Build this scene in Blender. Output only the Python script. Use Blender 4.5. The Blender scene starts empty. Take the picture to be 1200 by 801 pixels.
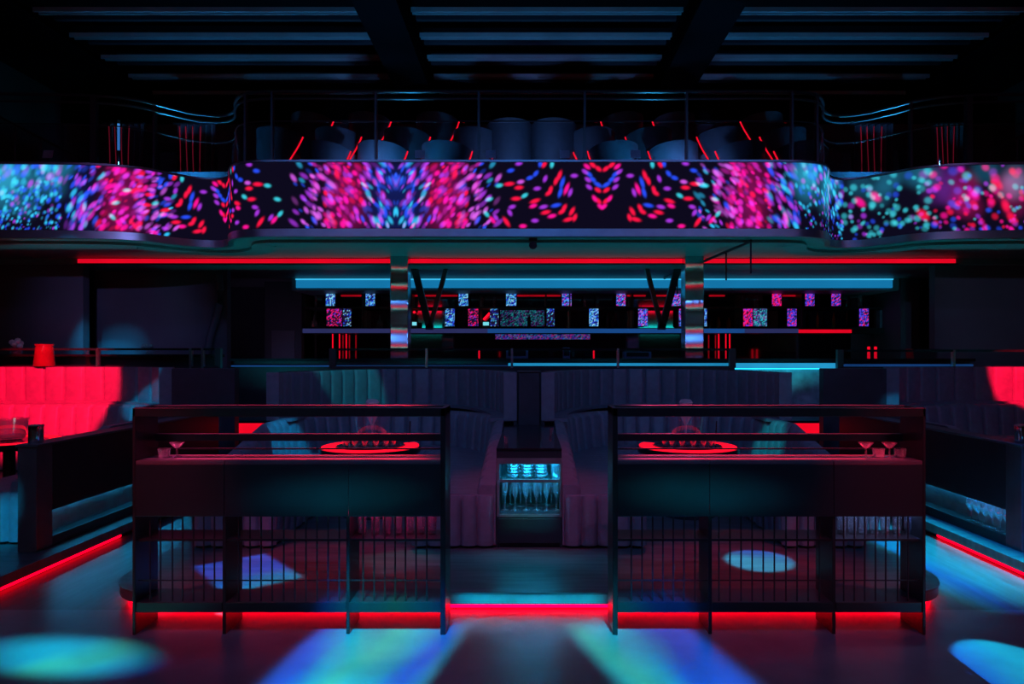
import bpy, bmesh, math, random
from mathutils import Vector, Matrix
random.seed(7)
PI = math.pi
S = bpy.context.scene
C = S.collection

# ------------------------------------------------------------------ camera
CAMZ, F, VX, VY = 1.5, 800.0, 620.0, 415.0
def at(px, py, Y):                       # photograph pixel + real distance -> point in metres
    return Vector(((px - VX) * Y / F, Y, CAMZ - (py - VY) * Y / F))
cam = bpy.data.cameras.new('camera')
cam.lens = 24; cam.sensor_width = 36
cam.shift_x = -20 / 1200; cam.shift_y = 14.5 / 1200
cam.clip_start = 0.05; cam.clip_end = 100
co = bpy.data.objects.new('camera', cam); C.objects.link(co)
co.location = (0, 0, CAMZ); co.rotation_euler = (PI / 2, 0, 0)
S.camera = co
S.view_settings.view_transform = 'Standard'
S.view_settings.look = 'None'
S.view_settings.exposure = 0.0
S.view_settings.gamma = 1.0
S.view_settings.use_curve_mapping = False

# ------------------------------------------------------------------ materials
def srgb(r, g, b):
    f = lambda c: (c / 255 / 12.92) if c / 255 <= 0.04045 else ((c / 255 + 0.055) / 1.055) ** 2.4
    return (f(r), f(g), f(b))
MAT = {}
def mat(name, col, rough=0.5, metal=0.0, var=0.25, scale=6.0, bump=0.0, bscale=40.0, stretch=(1, 1, 1), spec=0.5):
    m = bpy.data.materials.new(name); m.use_nodes = True
    nt = m.node_tree; N = nt.nodes; L = nt.links
    p = N['Principled BSDF']
    tc = N.new('ShaderNodeTexCoord'); mp = N.new('ShaderNodeMapping'); mp.inputs['Scale'].default_value = stretch
    L.new(tc.outputs['Object'], mp.inputs['Vector'])
    nz = N.new('ShaderNodeTexNoise'); nz.inputs['Scale'].default_value = scale; nz.inputs['Detail'].default_value = 5
    L.new(mp.outputs['Vector'], nz.inputs['Vector'])
    rp = N.new('ShaderNodeValToRGB'); e = rp.color_ramp.elements
    lo = tuple(c * (1 - var) for c in col); hi = tuple(min(1, c * (1 + var)) for c in col)
    e[0].position = 0.3; e[0].color = (*lo, 1); e[1].position = 0.7; e[1].color = (*hi, 1)
    L.new(nz.outputs['Fac'], rp.inputs['Fac']); L.new(rp.outputs['Color'], p.inputs['Base Color'])
    p.inputs['Roughness'].default_value = rough; p.inputs['Metallic'].default_value = metal
    p.inputs['Specular IOR Level'].default_value = spec
    if bump:
        n2 = N.new('ShaderNodeTexNoise'); n2.inputs['Scale'].default_value = bscale; n2.inputs['Detail'].default_value = 3
        L.new(mp.outputs['Vector'], n2.inputs['Vector'])
        b = N.new('ShaderNodeBump'); b.inputs['Strength'].default_value = bump; b.inputs['Distance'].default_value = 0.01
        L.new(n2.outputs['Fac'], b.inputs['Height']); L.new(b.outputs['Normal'], p.inputs['Normal'])
    MAT[name] = m
    return m
def emit(name, col, strength, vary=0.12):
    m = bpy.data.materials.new(name); m.use_nodes = True
    nt = m.node_tree; N = nt.nodes; L = nt.links
    for n in list(N): N.remove(n)
    o = N.new('ShaderNodeOutputMaterial'); e = N.new('ShaderNodeEmission')
    tc = N.new('ShaderNodeTexCoord'); nz = N.new('ShaderNodeTexNoise'); nz.inputs['Scale'].default_value = 1.5
    L.new(tc.outputs['Object'], nz.inputs['Vector'])
    mr = N.new('ShaderNodeMapRange'); mr.inputs['To Min'].default_value = strength * (1 - vary); mr.inputs['To Max'].default_value = strength * (1 + vary)
    L.new(nz.outputs['Fac'], mr.inputs['Value']); L.new(mr.outputs['Result'], e.inputs['Strength'])
    e.inputs['Color'].default_value = (*col, 1)
    L.new(e.outputs['Emission'], o.inputs['Surface'])
    MAT[name] = m
    return m
def pixels(name, strength):                # LED screen: colour of each diode is stored on the mesh
    m = bpy.data.materials.new(name); m.use_nodes = True
    nt = m.node_tree; N = nt.nodes; L = nt.links
    for n in list(N): N.remove(n)
    o = N.new('ShaderNodeOutputMaterial'); e = N.new('ShaderNodeEmission')
    a = N.new('ShaderNodeAttribute'); a.attribute_name = 'led'
    L.new(a.outputs['Color'], e.inputs['Color']); e.inputs['Strength'].default_value = strength
    L.new(e.outputs['Emission'], o.inputs['Surface'])
    MAT[name] = m
    return m
def glass(name, tint=(0.9, 0.95, 1.0), refl=0.08, edge=0.9, rough=0.02, milk=0.0):
    m = bpy.data.materials.new(name); m.use_nodes = True
    nt = m.node_tree; N = nt.nodes; L = nt.links
    for n in list(N): N.remove(n)
    o = N.new('ShaderNodeOutputMaterial')
    t = N.new('ShaderNodeBsdfTransparent'); t.inputs['Color'].default_value = (*tint, 1)
    g = N.new('ShaderNodeBsdfGlossy'); g.inputs['Roughness'].default_value = rough; g.inputs['Color'].default_value = (1, 1, 1, 1)
    lw = N.new('ShaderNodeLayerWeight'); lw.inputs['Blend'].default_value = 0.35
    mr = N.new('ShaderNodeMapRange'); mr.inputs['To Min'].default_value = refl; mr.inputs['To Max'].default_value = edge
    L.new(lw.outputs['Facing'], mr.inputs['Value'])
    mx = N.new('ShaderNodeMixShader')
    L.new(mr.outputs['Result'], mx.inputs['Fac']); L.new(t.outputs[0], mx.inputs[1]); L.new(g.outputs[0], mx.inputs[2])
    out = mx
    if milk:
        d = N.new('ShaderNodeBsdfTranslucent'); d.inputs['Color'].default_value = (0.9, 0.9, 0.9, 1)
        d2 = N.new('ShaderNodeBsdfDiffuse'); d2.inputs['Color'].default_value = (0.9, 0.9, 0.9, 1)
        ad = N.new('ShaderNodeMixShader'); ad.inputs['Fac'].default_value = 0.5
        L.new(d.outputs[0], ad.inputs[1]); L.new(d2.outputs[0], ad.inputs[2])
        m2 = N.new('ShaderNodeMixShader'); m2.inputs['Fac'].default_value = milk
        L.new(mx.outputs[0], m2.inputs[1]); L.new(ad.outputs[0], m2.inputs[2]); out = m2
    L.new(out.outputs[0], o.inputs['Surface'])
    MAT[name] = m
    return m

mat('black_metal', (0.016, 0.019, 0.024), 0.38, 0.0, 0.2, 8)
mat('black_gloss', (0.010, 0.011, 0.014), 0.14, 0.0, 0.2, 4)
mat('apron_lacquer', (0.020, 0.030, 0.036), 0.32, 0.0, 0.15, 3)
mat('leather', (0.17, 0.165, 0.20), 0.48, 0.0, 0.12, 14, 0.15, 90)
mat('leather_pale', (0.30, 0.29, 0.33), 0.45, 0.0, 0.10, 14, 0.1, 90)
mat('leather_dark', (0.035, 0.035, 0.045), 0.5, 0.0, 0.2, 10)
mat('concrete', (0.22, 0.225, 0.235), 0.34, 0.0, 0.28, 2.2, 0.06, 14)
mat('dark_boards', (0.075, 0.078, 0.085), 0.36, 0.0, 0.35, 3.0, 0.08, 10, (7, 0.8, 1))
mat('platform_boards', (0.10, 0.10, 0.105), 0.33, 0.0, 0.35, 3.0, 0.08, 10, (0.8, 7, 1))
mat('step_metal', (0.25, 0.27, 0.28), 0.4, 0.6, 0.25, 5)
mat('plaster', (0.075, 0.078, 0.10), 0.7, 0.0, 0.15, 1.2)
mat('plaster_dark', (0.030, 0.033, 0.045), 0.6, 0.0, 0.2, 1.0)
mat('soffit', (0.16, 0.17, 0.18), 0.5, 0.0, 0.06, 0.8)
mat('chrome', (0.72, 0.74, 0.76), 0.12, 1.0, 0.05, 3)
mat('steel', (0.5, 0.52, 0.55), 0.28, 1.0, 0.08, 5)
mat('brushed_trim', (0.30, 0.34, 0.38), 0.42, 1.0, 0.1, 5)
mat('ceiling_black', (0.003, 0.0035, 0.005), 0.8, 0.0, 0.2, 2, spec=0.05)
mat('ceiling_slat', (0.26, 0.29, 0.32), 0.5, 0.0, 0.15, 2)
mat('counter_satin', (0.13, 0.12, 0.13), 0.35, 0.0, 0.15, 4)
mat('marble', (0.32, 0.34, 0.36), 0.25, 0.0, 0.5, 4.5, 0, 0, (1, 1, 1))
mat('back_mirror', (0.25, 0.25, 0.27), 0.05, 1.0, 0.1, 2)
mat('curtain', (0.10, 0.06, 0.09), 0.7, 0.0, 0.3, 6, 0, 0, (12, 12, 0.5))
mat('paper', (0.7, 0.7, 0.75), 0.6, 0.0, 0.05, 10)
mat('bottle_dark', (0.02, 0.03, 0.04), 0.1, 0.0, 0.2, 10, 0, 0)
mat('bottle_amber', (0.35, 0.14, 0.03), 0.15, 0.0, 0.2, 10)
mat('bucket_red', (0.12, 0.012, 0.02), 0.15, 0.0, 0.15, 10)
# wavy mirror cladding for the two columns
m = mat('wavy_mirror', (0.55, 0.56, 0.58), 0.2, 1.0, 0.05, 3)
N = m.node_tree.nodes; L = m.node_tree.links
w = N.new('ShaderNodeTexWave'); w.bands_direction = 'Z'; w.inputs['Scale'].default_value = 0.5; w.inputs['Distortion'].default_value = 0.8
tcn = N.new('ShaderNodeTexCoord'); L.new(tcn.outputs['Object'], w.inputs['Vector'])
b = N.new('ShaderNodeBump'); b.inputs['Strength'].default_value = 0.6; b.inputs['Distance'].default_value = 0.06
L.new(w.outputs['Fac'], b.inputs['Height']); L.new(b.outputs['Normal'], N['Principled BSDF'].inputs['Normal'])

emit('red_led', srgb(255, 14, 42), 1.5)
emit('red_cove', srgb(240, 6, 38), 0.85, 0.25)
emit('red_side_led', (1.0, 0.0, 0.012), 3.5)
emit('red_floor_led', (1.0, 0.0, 0.012), 14)
emit('cyan_cove', srgb(22, 125, 180), 0.85, 0.12)
emit('cyan_line', srgb(60, 190, 240), 1.0, 0.1)
emit('cyan_led', srgb(30, 180, 235), 60.0)
emit('bar_under', srgb(20, 140, 190), 5.0)
emit('reflection_red', srgb(175, 4, 26), 0.8, 0.6)
emit('bar_led', srgb(36, 150, 200), 1.0, 0.3)
emit('blue_shelf_led', srgb(28, 80, 150), 0.75, 0.25)
emit('magenta_led', srgb(255, 30, 120), 8.0)
emit('white_cyan_led', srgb(150, 170, 240), 10.0)
emit('added_cyan_glow', srgb(20, 215, 205), 4.0)
emit('added_red_glow', srgb(255, 10, 50), 4.0)
emit('tube_blue', srgb(70, 150, 235), 0.7)
emit('step_red', srgb(255, 8, 40), 0.95, 0.3)
emit('screen_white', srgb(120, 220, 235), 1.0)
pixels('led_pixels', 1.0)
glass('clear_glass', (0.93, 0.96, 1.0), 0.10, 0.85, 0.03, 0.02)
glass('frost_glass', (0.9, 0.95, 1.0), 0.14, 0.95, 0.06, 0.09)
glass('thin_glass', (0.92, 0.95, 1.0), 0.04, 0.35, 0.04, 0.03)
glass('milk_glass', (0.9, 0.95, 1.0), 0.12, 0.7, 0.08, 0.5)
glass('balustrade_glass', (0.80, 0.83, 0.88), 0.03, 0.5, 0.02)
glass('rail_glass', (0.85, 0.9, 0.93), 0.03, 0.5, 0.02)

# ------------------------------------------------------------------ mesh helpers
LOC = {}
class MB:
    def __init__(s): s.v = []; s.f = []; s.bev = 0; s.col = None
    def box(s, x0, x1, y0, y1, z0, z1):
        i = len(s.v)
        for z in (z0, z1): s.v += [(x0, y0, z), (x1, y0, z), (x1, y1, z), (x0, y1, z)]
        s.f += [(i, i+3, i+2, i+1), (i+4, i+5, i+6, i+7), (i, i+1, i+5, i+4), (i+1, i+2, i+6, i+5), (i+2, i+3, i+7, i+6), (i+3, i, i+4, i+7)]
        return s
    def prism(s, poly, z0, z1):
        i = len(s.v); n = len(poly)
        s.v += [(x, y, z0) for x, y in poly] + [(x, y, z1) for x, y in poly]
        s.f += [tuple(range(i + n - 1, i - 1, -1)), tuple(range(i + n, i + 2 * n))]
        s.f += [(i+k, i+(k+1) % n, i+n+(k+1) % n, i+n+k) for k in range(n)]
        return s
    def extrude(s, loop, d):                 # any closed 3-D loop pushed along vector d
        i = len(s.v); n = len(loop); d = Vector(d)
        s.v += [tuple(p) for p in loop] + [tuple(Vector(p) + d) for p in loop]
        s.f += [tuple(range(i + n - 1, i - 1, -1)), tuple(range(i + n, i + 2 * n))]
        s.f += [(i+k, i+(k+1) % n, i+n+(k+1) % n, i+n+k) for k in range(n)]
        return s
    def lathe(s, prof, c=(0, 0, 0), n=24):   # prof: (r, z), from bottom to top
        rings = []
        for r, z in prof:
            if r < 1e-6:
                rings.append([len(s.v)]); s.v.append((c[0], c[1], c[2] + z))
            else:
                i = len(s.v); rings.append(list(range(i, i + n)))
                s.v += [(c[0] + r * math.cos(2*PI*k/n), c[1] + r * math.sin(2*PI*k/n), c[2] + z) for k in range(n)]
        for a, b in zip(rings, rings[1:]):
            for k in range(n):
                k2 = (k + 1) % n
                if len(a) == 1 and len(b) == 1: continue
                if len(a) == 1: s.f.append((a[0], b[k2], b[k]))
                elif len(b) == 1: s.f.append((a[k], a[k2], b[0]))
                else: s.f.append((a[k], a[k2], b[k2], b[k]))
        return s
    def tube(s, pts, r, n=8, closed=False):
        pts = [Vector(p) for p in pts]; m = len(pts); rings = []
        up = Vector((0, 0, 1))
        for i, p in enumerate(pts):
            a = pts[i-1] if (i > 0 or closed) else p
            b = pts[(i+1) % m] if (i < m-1 or closed) else p
            t = (b - a).normalized()
            u = t.cross(up)
            if u.length < 1e-3: u = t.cross(Vector((0, 1, 0)))
            u.normalize(); w = u.cross(t)
            i0 = len(s.v)
            s.v += [tuple(p + (u * math.cos(2*PI*k/n) + w * math.sin(2*PI*k/n)) * r) for k in range(n)]
            rings.append(list(range(i0, i0 + n)))
        pr = list(zip(rings, rings[1:])) + ([(rings[-1], rings[0])] if closed else [])
        for a, b in pr: s.f += [(a[k], a[(k+1) % n], b[(k+1) % n], b[k]) for k in range(n)]
        if not closed: s.f += [tuple(rings[0][::-1]), tuple(rings[-1])]
        return s
    def sweep(s, loops):                     # list of equal-length closed loops, capped at both ends
        rings = []
        for lp in loops:
            i = len(s.v); s.v += [tuple(p) for p in lp]; rings.append(list(range(i, i + len(lp))))
        n = len(loops[0])
        for a, b in zip(rings, rings[1:]): s.f += [(a[k], a[(k+1) % n], b[(k+1) % n], b[k]) for k in range(n)]
        s.f += [tuple(rings[0][::-1]), tuple(rings[-1])]
        return s
    def build(s, name, material, parent=None, loc=None, smooth=38):
        off = Vector(LOC.get(parent.name, (0, 0, 0))) if parent else Vector(loc or (0, 0, 0))
        me = bpy.data.meshes.new(name)
        me.from_pydata([tuple(Vector(p) - off) for p in s.v], [], s.f)
        bm = bmesh.new(); bm.from_mesh(me)
        bmesh.ops.recalc_face_normals(bm, faces=bm.faces)
        bm.to_mesh(me); bm.free()
        if smooth and len(me.polygons) > 8:
            me.polygons.foreach_set('use_smooth', [True] * len(me.polygons))
            me.set_sharp_from_angle(angle=math.radians(smooth))
        if s.col is not None:
            a = me.color_attributes.new('led', 'FLOAT_COLOR', 'POINT')
            a.data.foreach_set('color', s.col)
        me.materials.append(MAT[material] if isinstance(material, str) else material)
        o = bpy.data.objects.new(name, me); C.objects.link(o)
        if s.bev:
            bv = o.modifiers.new('edge', 'BEVEL'); bv.width = s.bev; bv.segments = 2; bv.limit_method = 'ANGLE'
        if parent: o.parent = parent; LOC[o.name] = tuple(off)
        else: o.location = off; LOC[o.name] = tuple(off)
        return o
def B(*a, bev=0.0):
    m = MB().box(*a); m.bev = bev; return m
def tag(o, label, cat, group=None):
    o['label'] = label; o['category'] = cat
    if group: o['group'] = group
    return o
def thing(name, loc, label, cat, group=None):
    o = bpy.data.objects.new(name, None); C.objects.link(o)
    o.location = loc; o.empty_display_size = 0.1
    LOC[o.name] = tuple(loc)
    return tag(o, label, cat, group)
def struct(name, mb, material, parent=None, **k):
    o = mb.build(name, material, parent, **k); o['kind'] = 'structure'; return o
def copy_thing(o, loc, label=None, group=None, rotz=None, scale=None):
    c = o.copy(); C.objects.link(c); c.location = loc
    if rotz is not None: c.rotation_euler = (0, 0, rotz)
    if scale is not None: c.scale = (scale,) * 3
    if label: c['label'] = label
    if group: c['group'] = group
    for ch in o.children:
        d = ch.copy(); C.objects.link(d); d.parent = c
        for g in ch.children:
            e = g.copy(); C.objects.link(e); e.parent = d
    return c
ORD = ['first', 'second', 'third', 'fourth', 'fifth', 'sixth', 'seventh', 'eighth', 'ninth', 'tenth', 'eleventh', 'twelfth']
SIDE = {-1: 'left', 1: 'right'}
def catmull(pts, step=0.03):
    pts = [Vector((*p, 0)) if len(p) == 2 else Vector(p) for p in pts]
    P = [2*pts[0] - pts[1]] + pts + [2*pts[-1] - pts[-2]]
    dense = []
    for i in range(1, len(P) - 2):
        for k in range(40):
            t = k / 40; a, b, c, d = P[i-1], P[i], P[i+1], P[i+2]
            dense.append(0.5 * (2*b + (c-a)*t + (2*a-5*b+4*c-d)*t*t + (3*b-a-3*c+d)*t**3))
    dense.append(pts[-1])
    out = [dense[0]]; acc = 0
    for a, b in zip(dense, dense[1:]):
        l = (b - a).length; 
        if l == 0: continue
        d = step - acc
        while d <= l:
            out.append(a.lerp(b, d / l)); d += step
        acc = l - (d - step)
    if (out[-1] - dense[-1]).length > step * 0.4: out.append(dense[-1])
    return out
def frames(path):
    res = []; s = 0
    for i, p in enumerate(path):
        a = path[max(0, i-1)]; b = path[min(len(path)-1, i+1)]
        t = (b - a).normalized()
        if i: s += (p - path[i-1]).length
        res.append((p, Vector((t.y, -t.x, 0)), s))
    return res
def groove(s, pitch, depth=0.034, w=0.013):
    d = abs((s / pitch + 0.5) % 1 - 0.5) * pitch
    return depth * math.exp(-(d / w) ** 2) + 0.012 * (1 - math.sin(PI * d / pitch))

# ------------------------------------------------------------------ room shell
fl = struct('floor', B(-9, 9, -1.5, 4.01, -0.1, 0), 'concrete')
struct('floor.001', B(-9, 9, 4.01, 14, -0.1, 0), 'dark_boards')
struct('wall_left', B(-9.2, -9, -1.5, 14, -0.1, 7.3), 'plaster_dark')
struct('wall_right', B(9, 9.2, -1.5, 14, -0.1, 7.3), 'plaster_dark')
struct('wall_back', B(-9.2, 9.2, 14, 14.2, -0.1, 7.3), 'plaster_dark')
struct('wall_front', B(-9.2, 9.2, -1.7, -1.5, -0.1, 7.3), 'plaster_dark')
struct('ceiling', B(-9.2, 9.2, -1.7, 14.2, 6.75, 6.9), 'ceiling_black')
# beams that run away from the viewer
for x0, x1 in ((-2.32, -1.73), (2.25, 2.86), (-8.8, -7.2), (7.2, 8.8)):
    bm_ = MB()
    zb_ = 6.1 if abs(x0) < 4 else 6.38
    bm_.box(x0, x1, 3.0, 13.4, zb_, zb_ + .04); bm_.box(x0 + 0.12, x1 - 0.12, 3.0, 13.4, zb_ + .04, 6.75)
    struct('ceiling_beam', bm_, 'ceiling_black')
# rows of ceiling slats between the beams
for k in range(7):
    y = 8.30 + 0.785 * k
    for x0, x1 in ((-7.18, -2.34), (-1.71, 2.23), (2.88, 7.18)):
        s_ = MB(); s_.box(x0, x1, y, y + 0.025, 6.455, 6.52); s_.box(x0, x1, y + 0.025, y + 0.14, 6.5, 6.52); s_.box(x0, x1, y + 0.12, y + 0.14, 6.47, 6.5)
        struct('ceiling_slat', s_, 'ceiling_slat')
        if k % 1 == 0:
            struct('ceiling_joist', MB().box(x0, x1, y + 0.45, y + 0.52, 6.56, 6.74), 'plaster_dark')

# ------------------------------------------------------------------ the wavy balcony
half = [(-9.0, 8.5), (-7.6, 8.52), (-6.65, 8.58), (-5.6, 8.63), (-5.05, 8.79), (-4.79, 9.06), (-4.53, 9.31), (-4.22, 9.36), (-4.02, 9.2), (-3.90, 8.93), (-3.72, 8.66), (-3.48, 8.54), (-3.1, 8.5), (-1.5, 8.5)]
outline = half + [(0, 8.5)] + [(-x, y) for x, y in reversed(half)]
EDGE = catmull(outline, 0.0125)
FR = frames(EDGE)
ZB0, ZB1 = 3.062, 3.883
# screen of LED pixels: columns along the balcony, colour painted per diode
def band_screen():
    cols = [(p, n, s) for p, n, s in FR if -8.85 < p.x < 8.85]
    W = len(cols); H = 66
    buf = [[[0.004, 0.003, 0.012] for _ in range(H)] for _ in range(W)]
    pxs = [VX + F * p.x / p.y for p, n, s in cols]
    ppm = 800 / 8.5
    PINK = srgb(255, 10, 135); RED = srgb(255, 18, 70); PUR = srgb(160, 55, 215); BLU = srgb(40, 80, 240); CYA = srgb(50, 185, 240); LIL = srgb(200, 90, 220)
    def dot(c, v, a, b, ang, col, k=1.0):       # centre column/row, half axes in pixels (1 row = 1.25 cm)
        ca, sa = math.cos(ang), math.sin(ang); R = int(max(a, b) * 2 + 2)
        for i in range(int(c) - R, int(c) + R + 1):
            if not 0 <= i < W: continue
            for j in range(max(0, int(v) - R), min(H, int(v) + R + 1)):
                dx, dy = i - c, j - v
                q = ((dx*ca + dy*sa) / a) ** 2 + ((-dx*sa + dy*ca) / b) ** 2
                if q < 4.0:
                    w = math.exp(-0.9 * q * q) * k
                    t = buf[i][j]
                    for ch in range(3): t[ch] = (1 - (1 - min(1, t[ch])) * (1 - min(1, col[ch] * w))) * (1 - 0.25 * min(1, w) * (1 - min(1, col[ch] * 3)))
    # lookup photo x -> column (the first that reaches it)
    def colof(px):
        best = min(range(W), key=lambda i: abs(pxs[i] - px)); return best
    PINK = srgb(255, 16, 150); MAG = srgb(225, 40, 190)
    HALF = [  # distance from the mirror axis in photo pixels, dots per 10 px, palette, size, elongation, slant
        (-2, 20, 26, [BLU, BLU, CYA, PUR, BLU], 1.9, 2.4, 1.1),
        (14, 40, 26, [BLU, PUR, PUR, BLU, MAG, CYA], 2.0, 2.2, 0.95),
        (34, 84, 27, [PINK, PINK, RED, MAG, PINK, PUR, RED], 2.15, 1.7, 0.9),
        (74, 100, 24, [PUR, LIL, MAG, BLU, LIL], 2.0, 2.0, 0.8),
        (96, 120, 12, [PUR, LIL, BLU, CYA], 1.9, 2.2, 0.75)]
    rr = random.Random(11)
    def haze(c, v, r_, col, k):
        dot(c, v, r_, r_, 0, col, k)
    def field(x_at, lst, sgn, rnd):            # x_at maps a distance to a photo column
        for d0, d1, dens, pal, sz, el, sl in lst:
            for _ in range(int(dens * 0.85 * abs(d1 - d0) / 10)):
                d = rnd.uniform(d0, d1); v = rnd.uniform(0, H); b_ = sz * rnd.uniform(0.5, 1.15)
                col = rnd.choice(pal); k = rnd.choice((0.2, 0.35, 0.5, 0.7, 0.95, 1.15)); e_ = el * rnd.uniform(0.8, 1.3); a_ = sl + rnd.uniform(-0.3, 0.3) - 0.25 * (v / H - 0.5)
                dot(x_at(d), v, b_ * e_, b_, a_ * sgn, col, k)
    c464 = colof(464)
    for sgn in (1, -1):
        for d, col, k in ((56, PINK, .42), (48, PINK, .3), (66, MAG, .3), (24, BLU, .22), (8, BLU, .3)):
            for v in (10, 30, 50): haze(c464 + sgn * d / ppm / .0125, v, 15, col, k * .14)
        field(lambda d: c464 + sgn * d / ppm / .0125, HALF, sgn, random.Random(21))
    # the same pattern again at both ends, here on single sides
    c944 = colof(936)
    for d, col, k in ((56, PINK, .42), (48, PINK, .3), (66, MAG, .3)):
        for v in (10, 30, 50): haze(c944 - d / ppm / .0125, v, 15, col, k * .14)
    field(lambda d: c944 - d / ppm / .0125, HALF, -1, random.Random(22))
    c78 = colof(80)
    for d, col, k in ((52, PINK, .45), (58, PINK, .4), (70, MAG, .25), (14, BLU, .2)):
        for v in (10, 30, 50): haze(c78 + d / ppm / .0125, v, 15, col, k * .14)
    field(lambda d: c78 + d / ppm / .0125, HALF, 1, random.Random(23))
    for x0, x1, n, pal in ((-65, 72, 620, [CYA, CYA, BLU, CYA, BLU, BLU, PUR]), (940, 987, 330, [CYA, BLU, CYA, CYA, PUR, BLU])):
        c0, c1 = sorted((colof(x0), colof(x1)))
        for _ in range(22): haze(rr.uniform(c0, c1), rr.uniform(25, H), 14, CYA, .14)
        for _ in range(n):
            v = H * rr.random(); b_ = (1.0 + 2.0 * v / H) * rr.uniform(.6, 1.1)
            dot(rr.uniform(c0, c1), v, b_ * rr.uniform(1, 1.9), b_, 1.1 if x0 < 0 else -1.1, rr.choice(pal), rr.choice((.25, .4, .6, .9, 1.1)))
    for _ in range(26): haze(rr.uniform(colof(990), W), rr.uniform(42, H), 13, CYA, .1)
    for x0, x1, col in ((1095, 1120, PUR), (1125, 1150, PINK), (1165, 1200, PINK)):
        for _ in range(5): haze(rr.uniform(colof(x0), colof(x1)), rr.uniform(20, H), 12, col, .09)
    CYA = srgb(60, 195, 215)
    for _ in range(560):                           # the far right: large round cyan dots on black
        c = rr.uniform(colof(988), W + 4); p = pxs[min(W-1, int(c))]
        v = H * (1 - rr.random() ** (0.8))
        col = rr.choice([CYA, CYA, CYA, BLU, CYA, PUR] if p < 1090 else [CYA, PINK, BLU, PUR, PINK, RED])
        b_ = rr.uniform(1.4, 3.6) * (0.7 + 0.5 * v / H)
        dot(c, v, b_ * rr.uniform(1, 1.4), b_, -0.8, col, rr.uniform(0.35, 0.95) * (0.8 if col is CYA else 0.9))
    for p_, v_, a_, col in ((1008, 40, -0.8, PINK), (1027, 44, -0.8, PINK), (1082, 18, -0.9, RED), (1140, 36, -0.9, PINK), (1178, 24, -1.2, RED), (1168, 46, -0.9, RED), (1185, 12, -1.0, RED)):
        dot(colof(p_), v_, 6.5, 3.6, a_, col, 0.9)
    # sparse chevrons, mirrored about an axis: (dx, y from top of band /3.3, slant deg, half length, colour)
    Z = [(865,55,-38,9,PINK),(885,50,-38,9,RED),(905,62,-38,8,RED),(872,80,-38,9,BLU),(885,97,-36,8,BLU),(903,114,-30,11,BLU),(858,72,-38,7,PUR),(868,98,-38,7,PUR),
         (872,122,-38,8,PUR),(903,132,-32,8,RED),(892,160,-55,9,PINK),(905,168,-45,9,RED),(912,186,-40,7,PINK),
         (768,84,70,12,RED),(756,102,70,10,RED),(778,108,72,14,BLU),(771,140,72,12,BLU),(793,128,68,14,PINK),(806,140,70,10,PUR),(718,95,68,8,PUR),(685,78,50,8,BLU),
         (690,127,5,8,PUR),(730,142,35,8,RED),(737,130,70,6,RED),(682,168,18,12,RED),(676,184,18,9,PINK),(712,187,12,10,PUR),(756,182,12,12,BLU),(785,190,60,9,RED),
         (776,203,30,8,RED),(720,205,12,11,RED),(742,217,12,10,PINK),(812,202,60,11,RED),(800,228,15,12,RED),(822,222,70,9,RED),(682,232,0,5,PUR),(640,250,0,6,PINK),
         (616,160,2,11,RED),(592,112,5,12,RED),(626,124,5,10,RED),(646,150,30,5,CYA),(602,187,15,8,PUR),(594,206,-60,8,PUR),(582,236,-55,13,RED),(626,45,12,7,PUR),(597,68,12,6,BLU),
         (664,92,20,6,BLU),(701,45,80,6,BLU),(715,48,60,4,RED),(742,48,80,7,CYA),(820,85,0,5,PUR),(632,105,10,7,LIL),(557,117,10,6,CYA),(522,162,15,6,CYA),(533,230,-50,10,PINK),(545,222,-55,8,PUR),(512,210,-50,8,CYA)]
    def chevrons(axis_px, sides):
        ca = colof(axis_px)
        for x, y, sl, ln, col in Z:
            d = (918 - x) / 3 / ppm / 0.0125
            v = H - (y - 38) / 220 * H
            for sg in sides:
                dot(ca - sg * d, v, max(3.4, ln * 0.40), 1.9, math.radians(sl * sg), col, 1.1)
    chevrons(706, (1, -1)); chevrons(266, (1, -1))
    mb = MB(); mb.col = []
    for i, (p, n, s) in enumerate(cols):
        for j in range(H):
            mb.v.append((p.x + n.x * 0.02, p.y + n.y * 0.02, ZB0 + (ZB1 - ZB0) * j / (H - 1)))
            mb.col += [*buf[i][j], 1.0]
    for i in range(W - 1):
        for j in range(H - 1):
            q = i * H + j; mb.f.append((q, q + H, q + H + 1, q + 1))
    return mb
def along(z0, z1, d0, d1, every=4, xr=8.9):     # a strip that follows the balcony edge; d is the distance in front of it
    lp = []
    for p, n, s in FR[::every]:
        if abs(p.x) > xr: continue
        q = lambda d: (p.x + n.x * d, p.y + n.y * d)
        lp.append([(*q(d1), z0), (*q(d1), z1), (*q(d0), z1), (*q(d0), z0)])
    return MB().sweep(lp)
slab = MB()
back = [(9.0, 13.2), (-9.0, 13.2)]
slab.prism([(p.x, p.y + 0.03) for p in EDGE[::6]] + back, 3.03, 3.06)
struct('balcony_floor', MB().prism([(p.x, p.y + 0.12) for p in EDGE[::6]] + back, 3.30, 3.62), 'plaster_dark')
soff = MB().prism([(p.x, p.y + 0.055) for p in EDGE[::6]] + [(9.0, 10.45), (-9.0, 10.45)], 2.97, 3.04)
struct('ceiling_soffit', soff, 'soffit')
ribbon = thing('led_ribbon_screen', (0, 8.5, 3.06), 'long wavy LED screen along the balcony edge with pink, blue and cyan dots', 'LED screen')
scr = band_screen().build('screen', 'led_pixels', ribbon, smooth=0)
along(ZB0 - 0.02, ZB1 + 0.004, -0.10, 0.0).build('backing', 'black_metal', ribbon)
along(ZB0 - 0.10, ZB0 - 0.004, -0.03, 0.035).build('lower_trim', 'brushed_trim', ribbon)
along(ZB1 + 0.004, ZB1 + 0.03, -0.10, 0.035).build('upper_trim', 'brushed_trim', ribbon)
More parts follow.
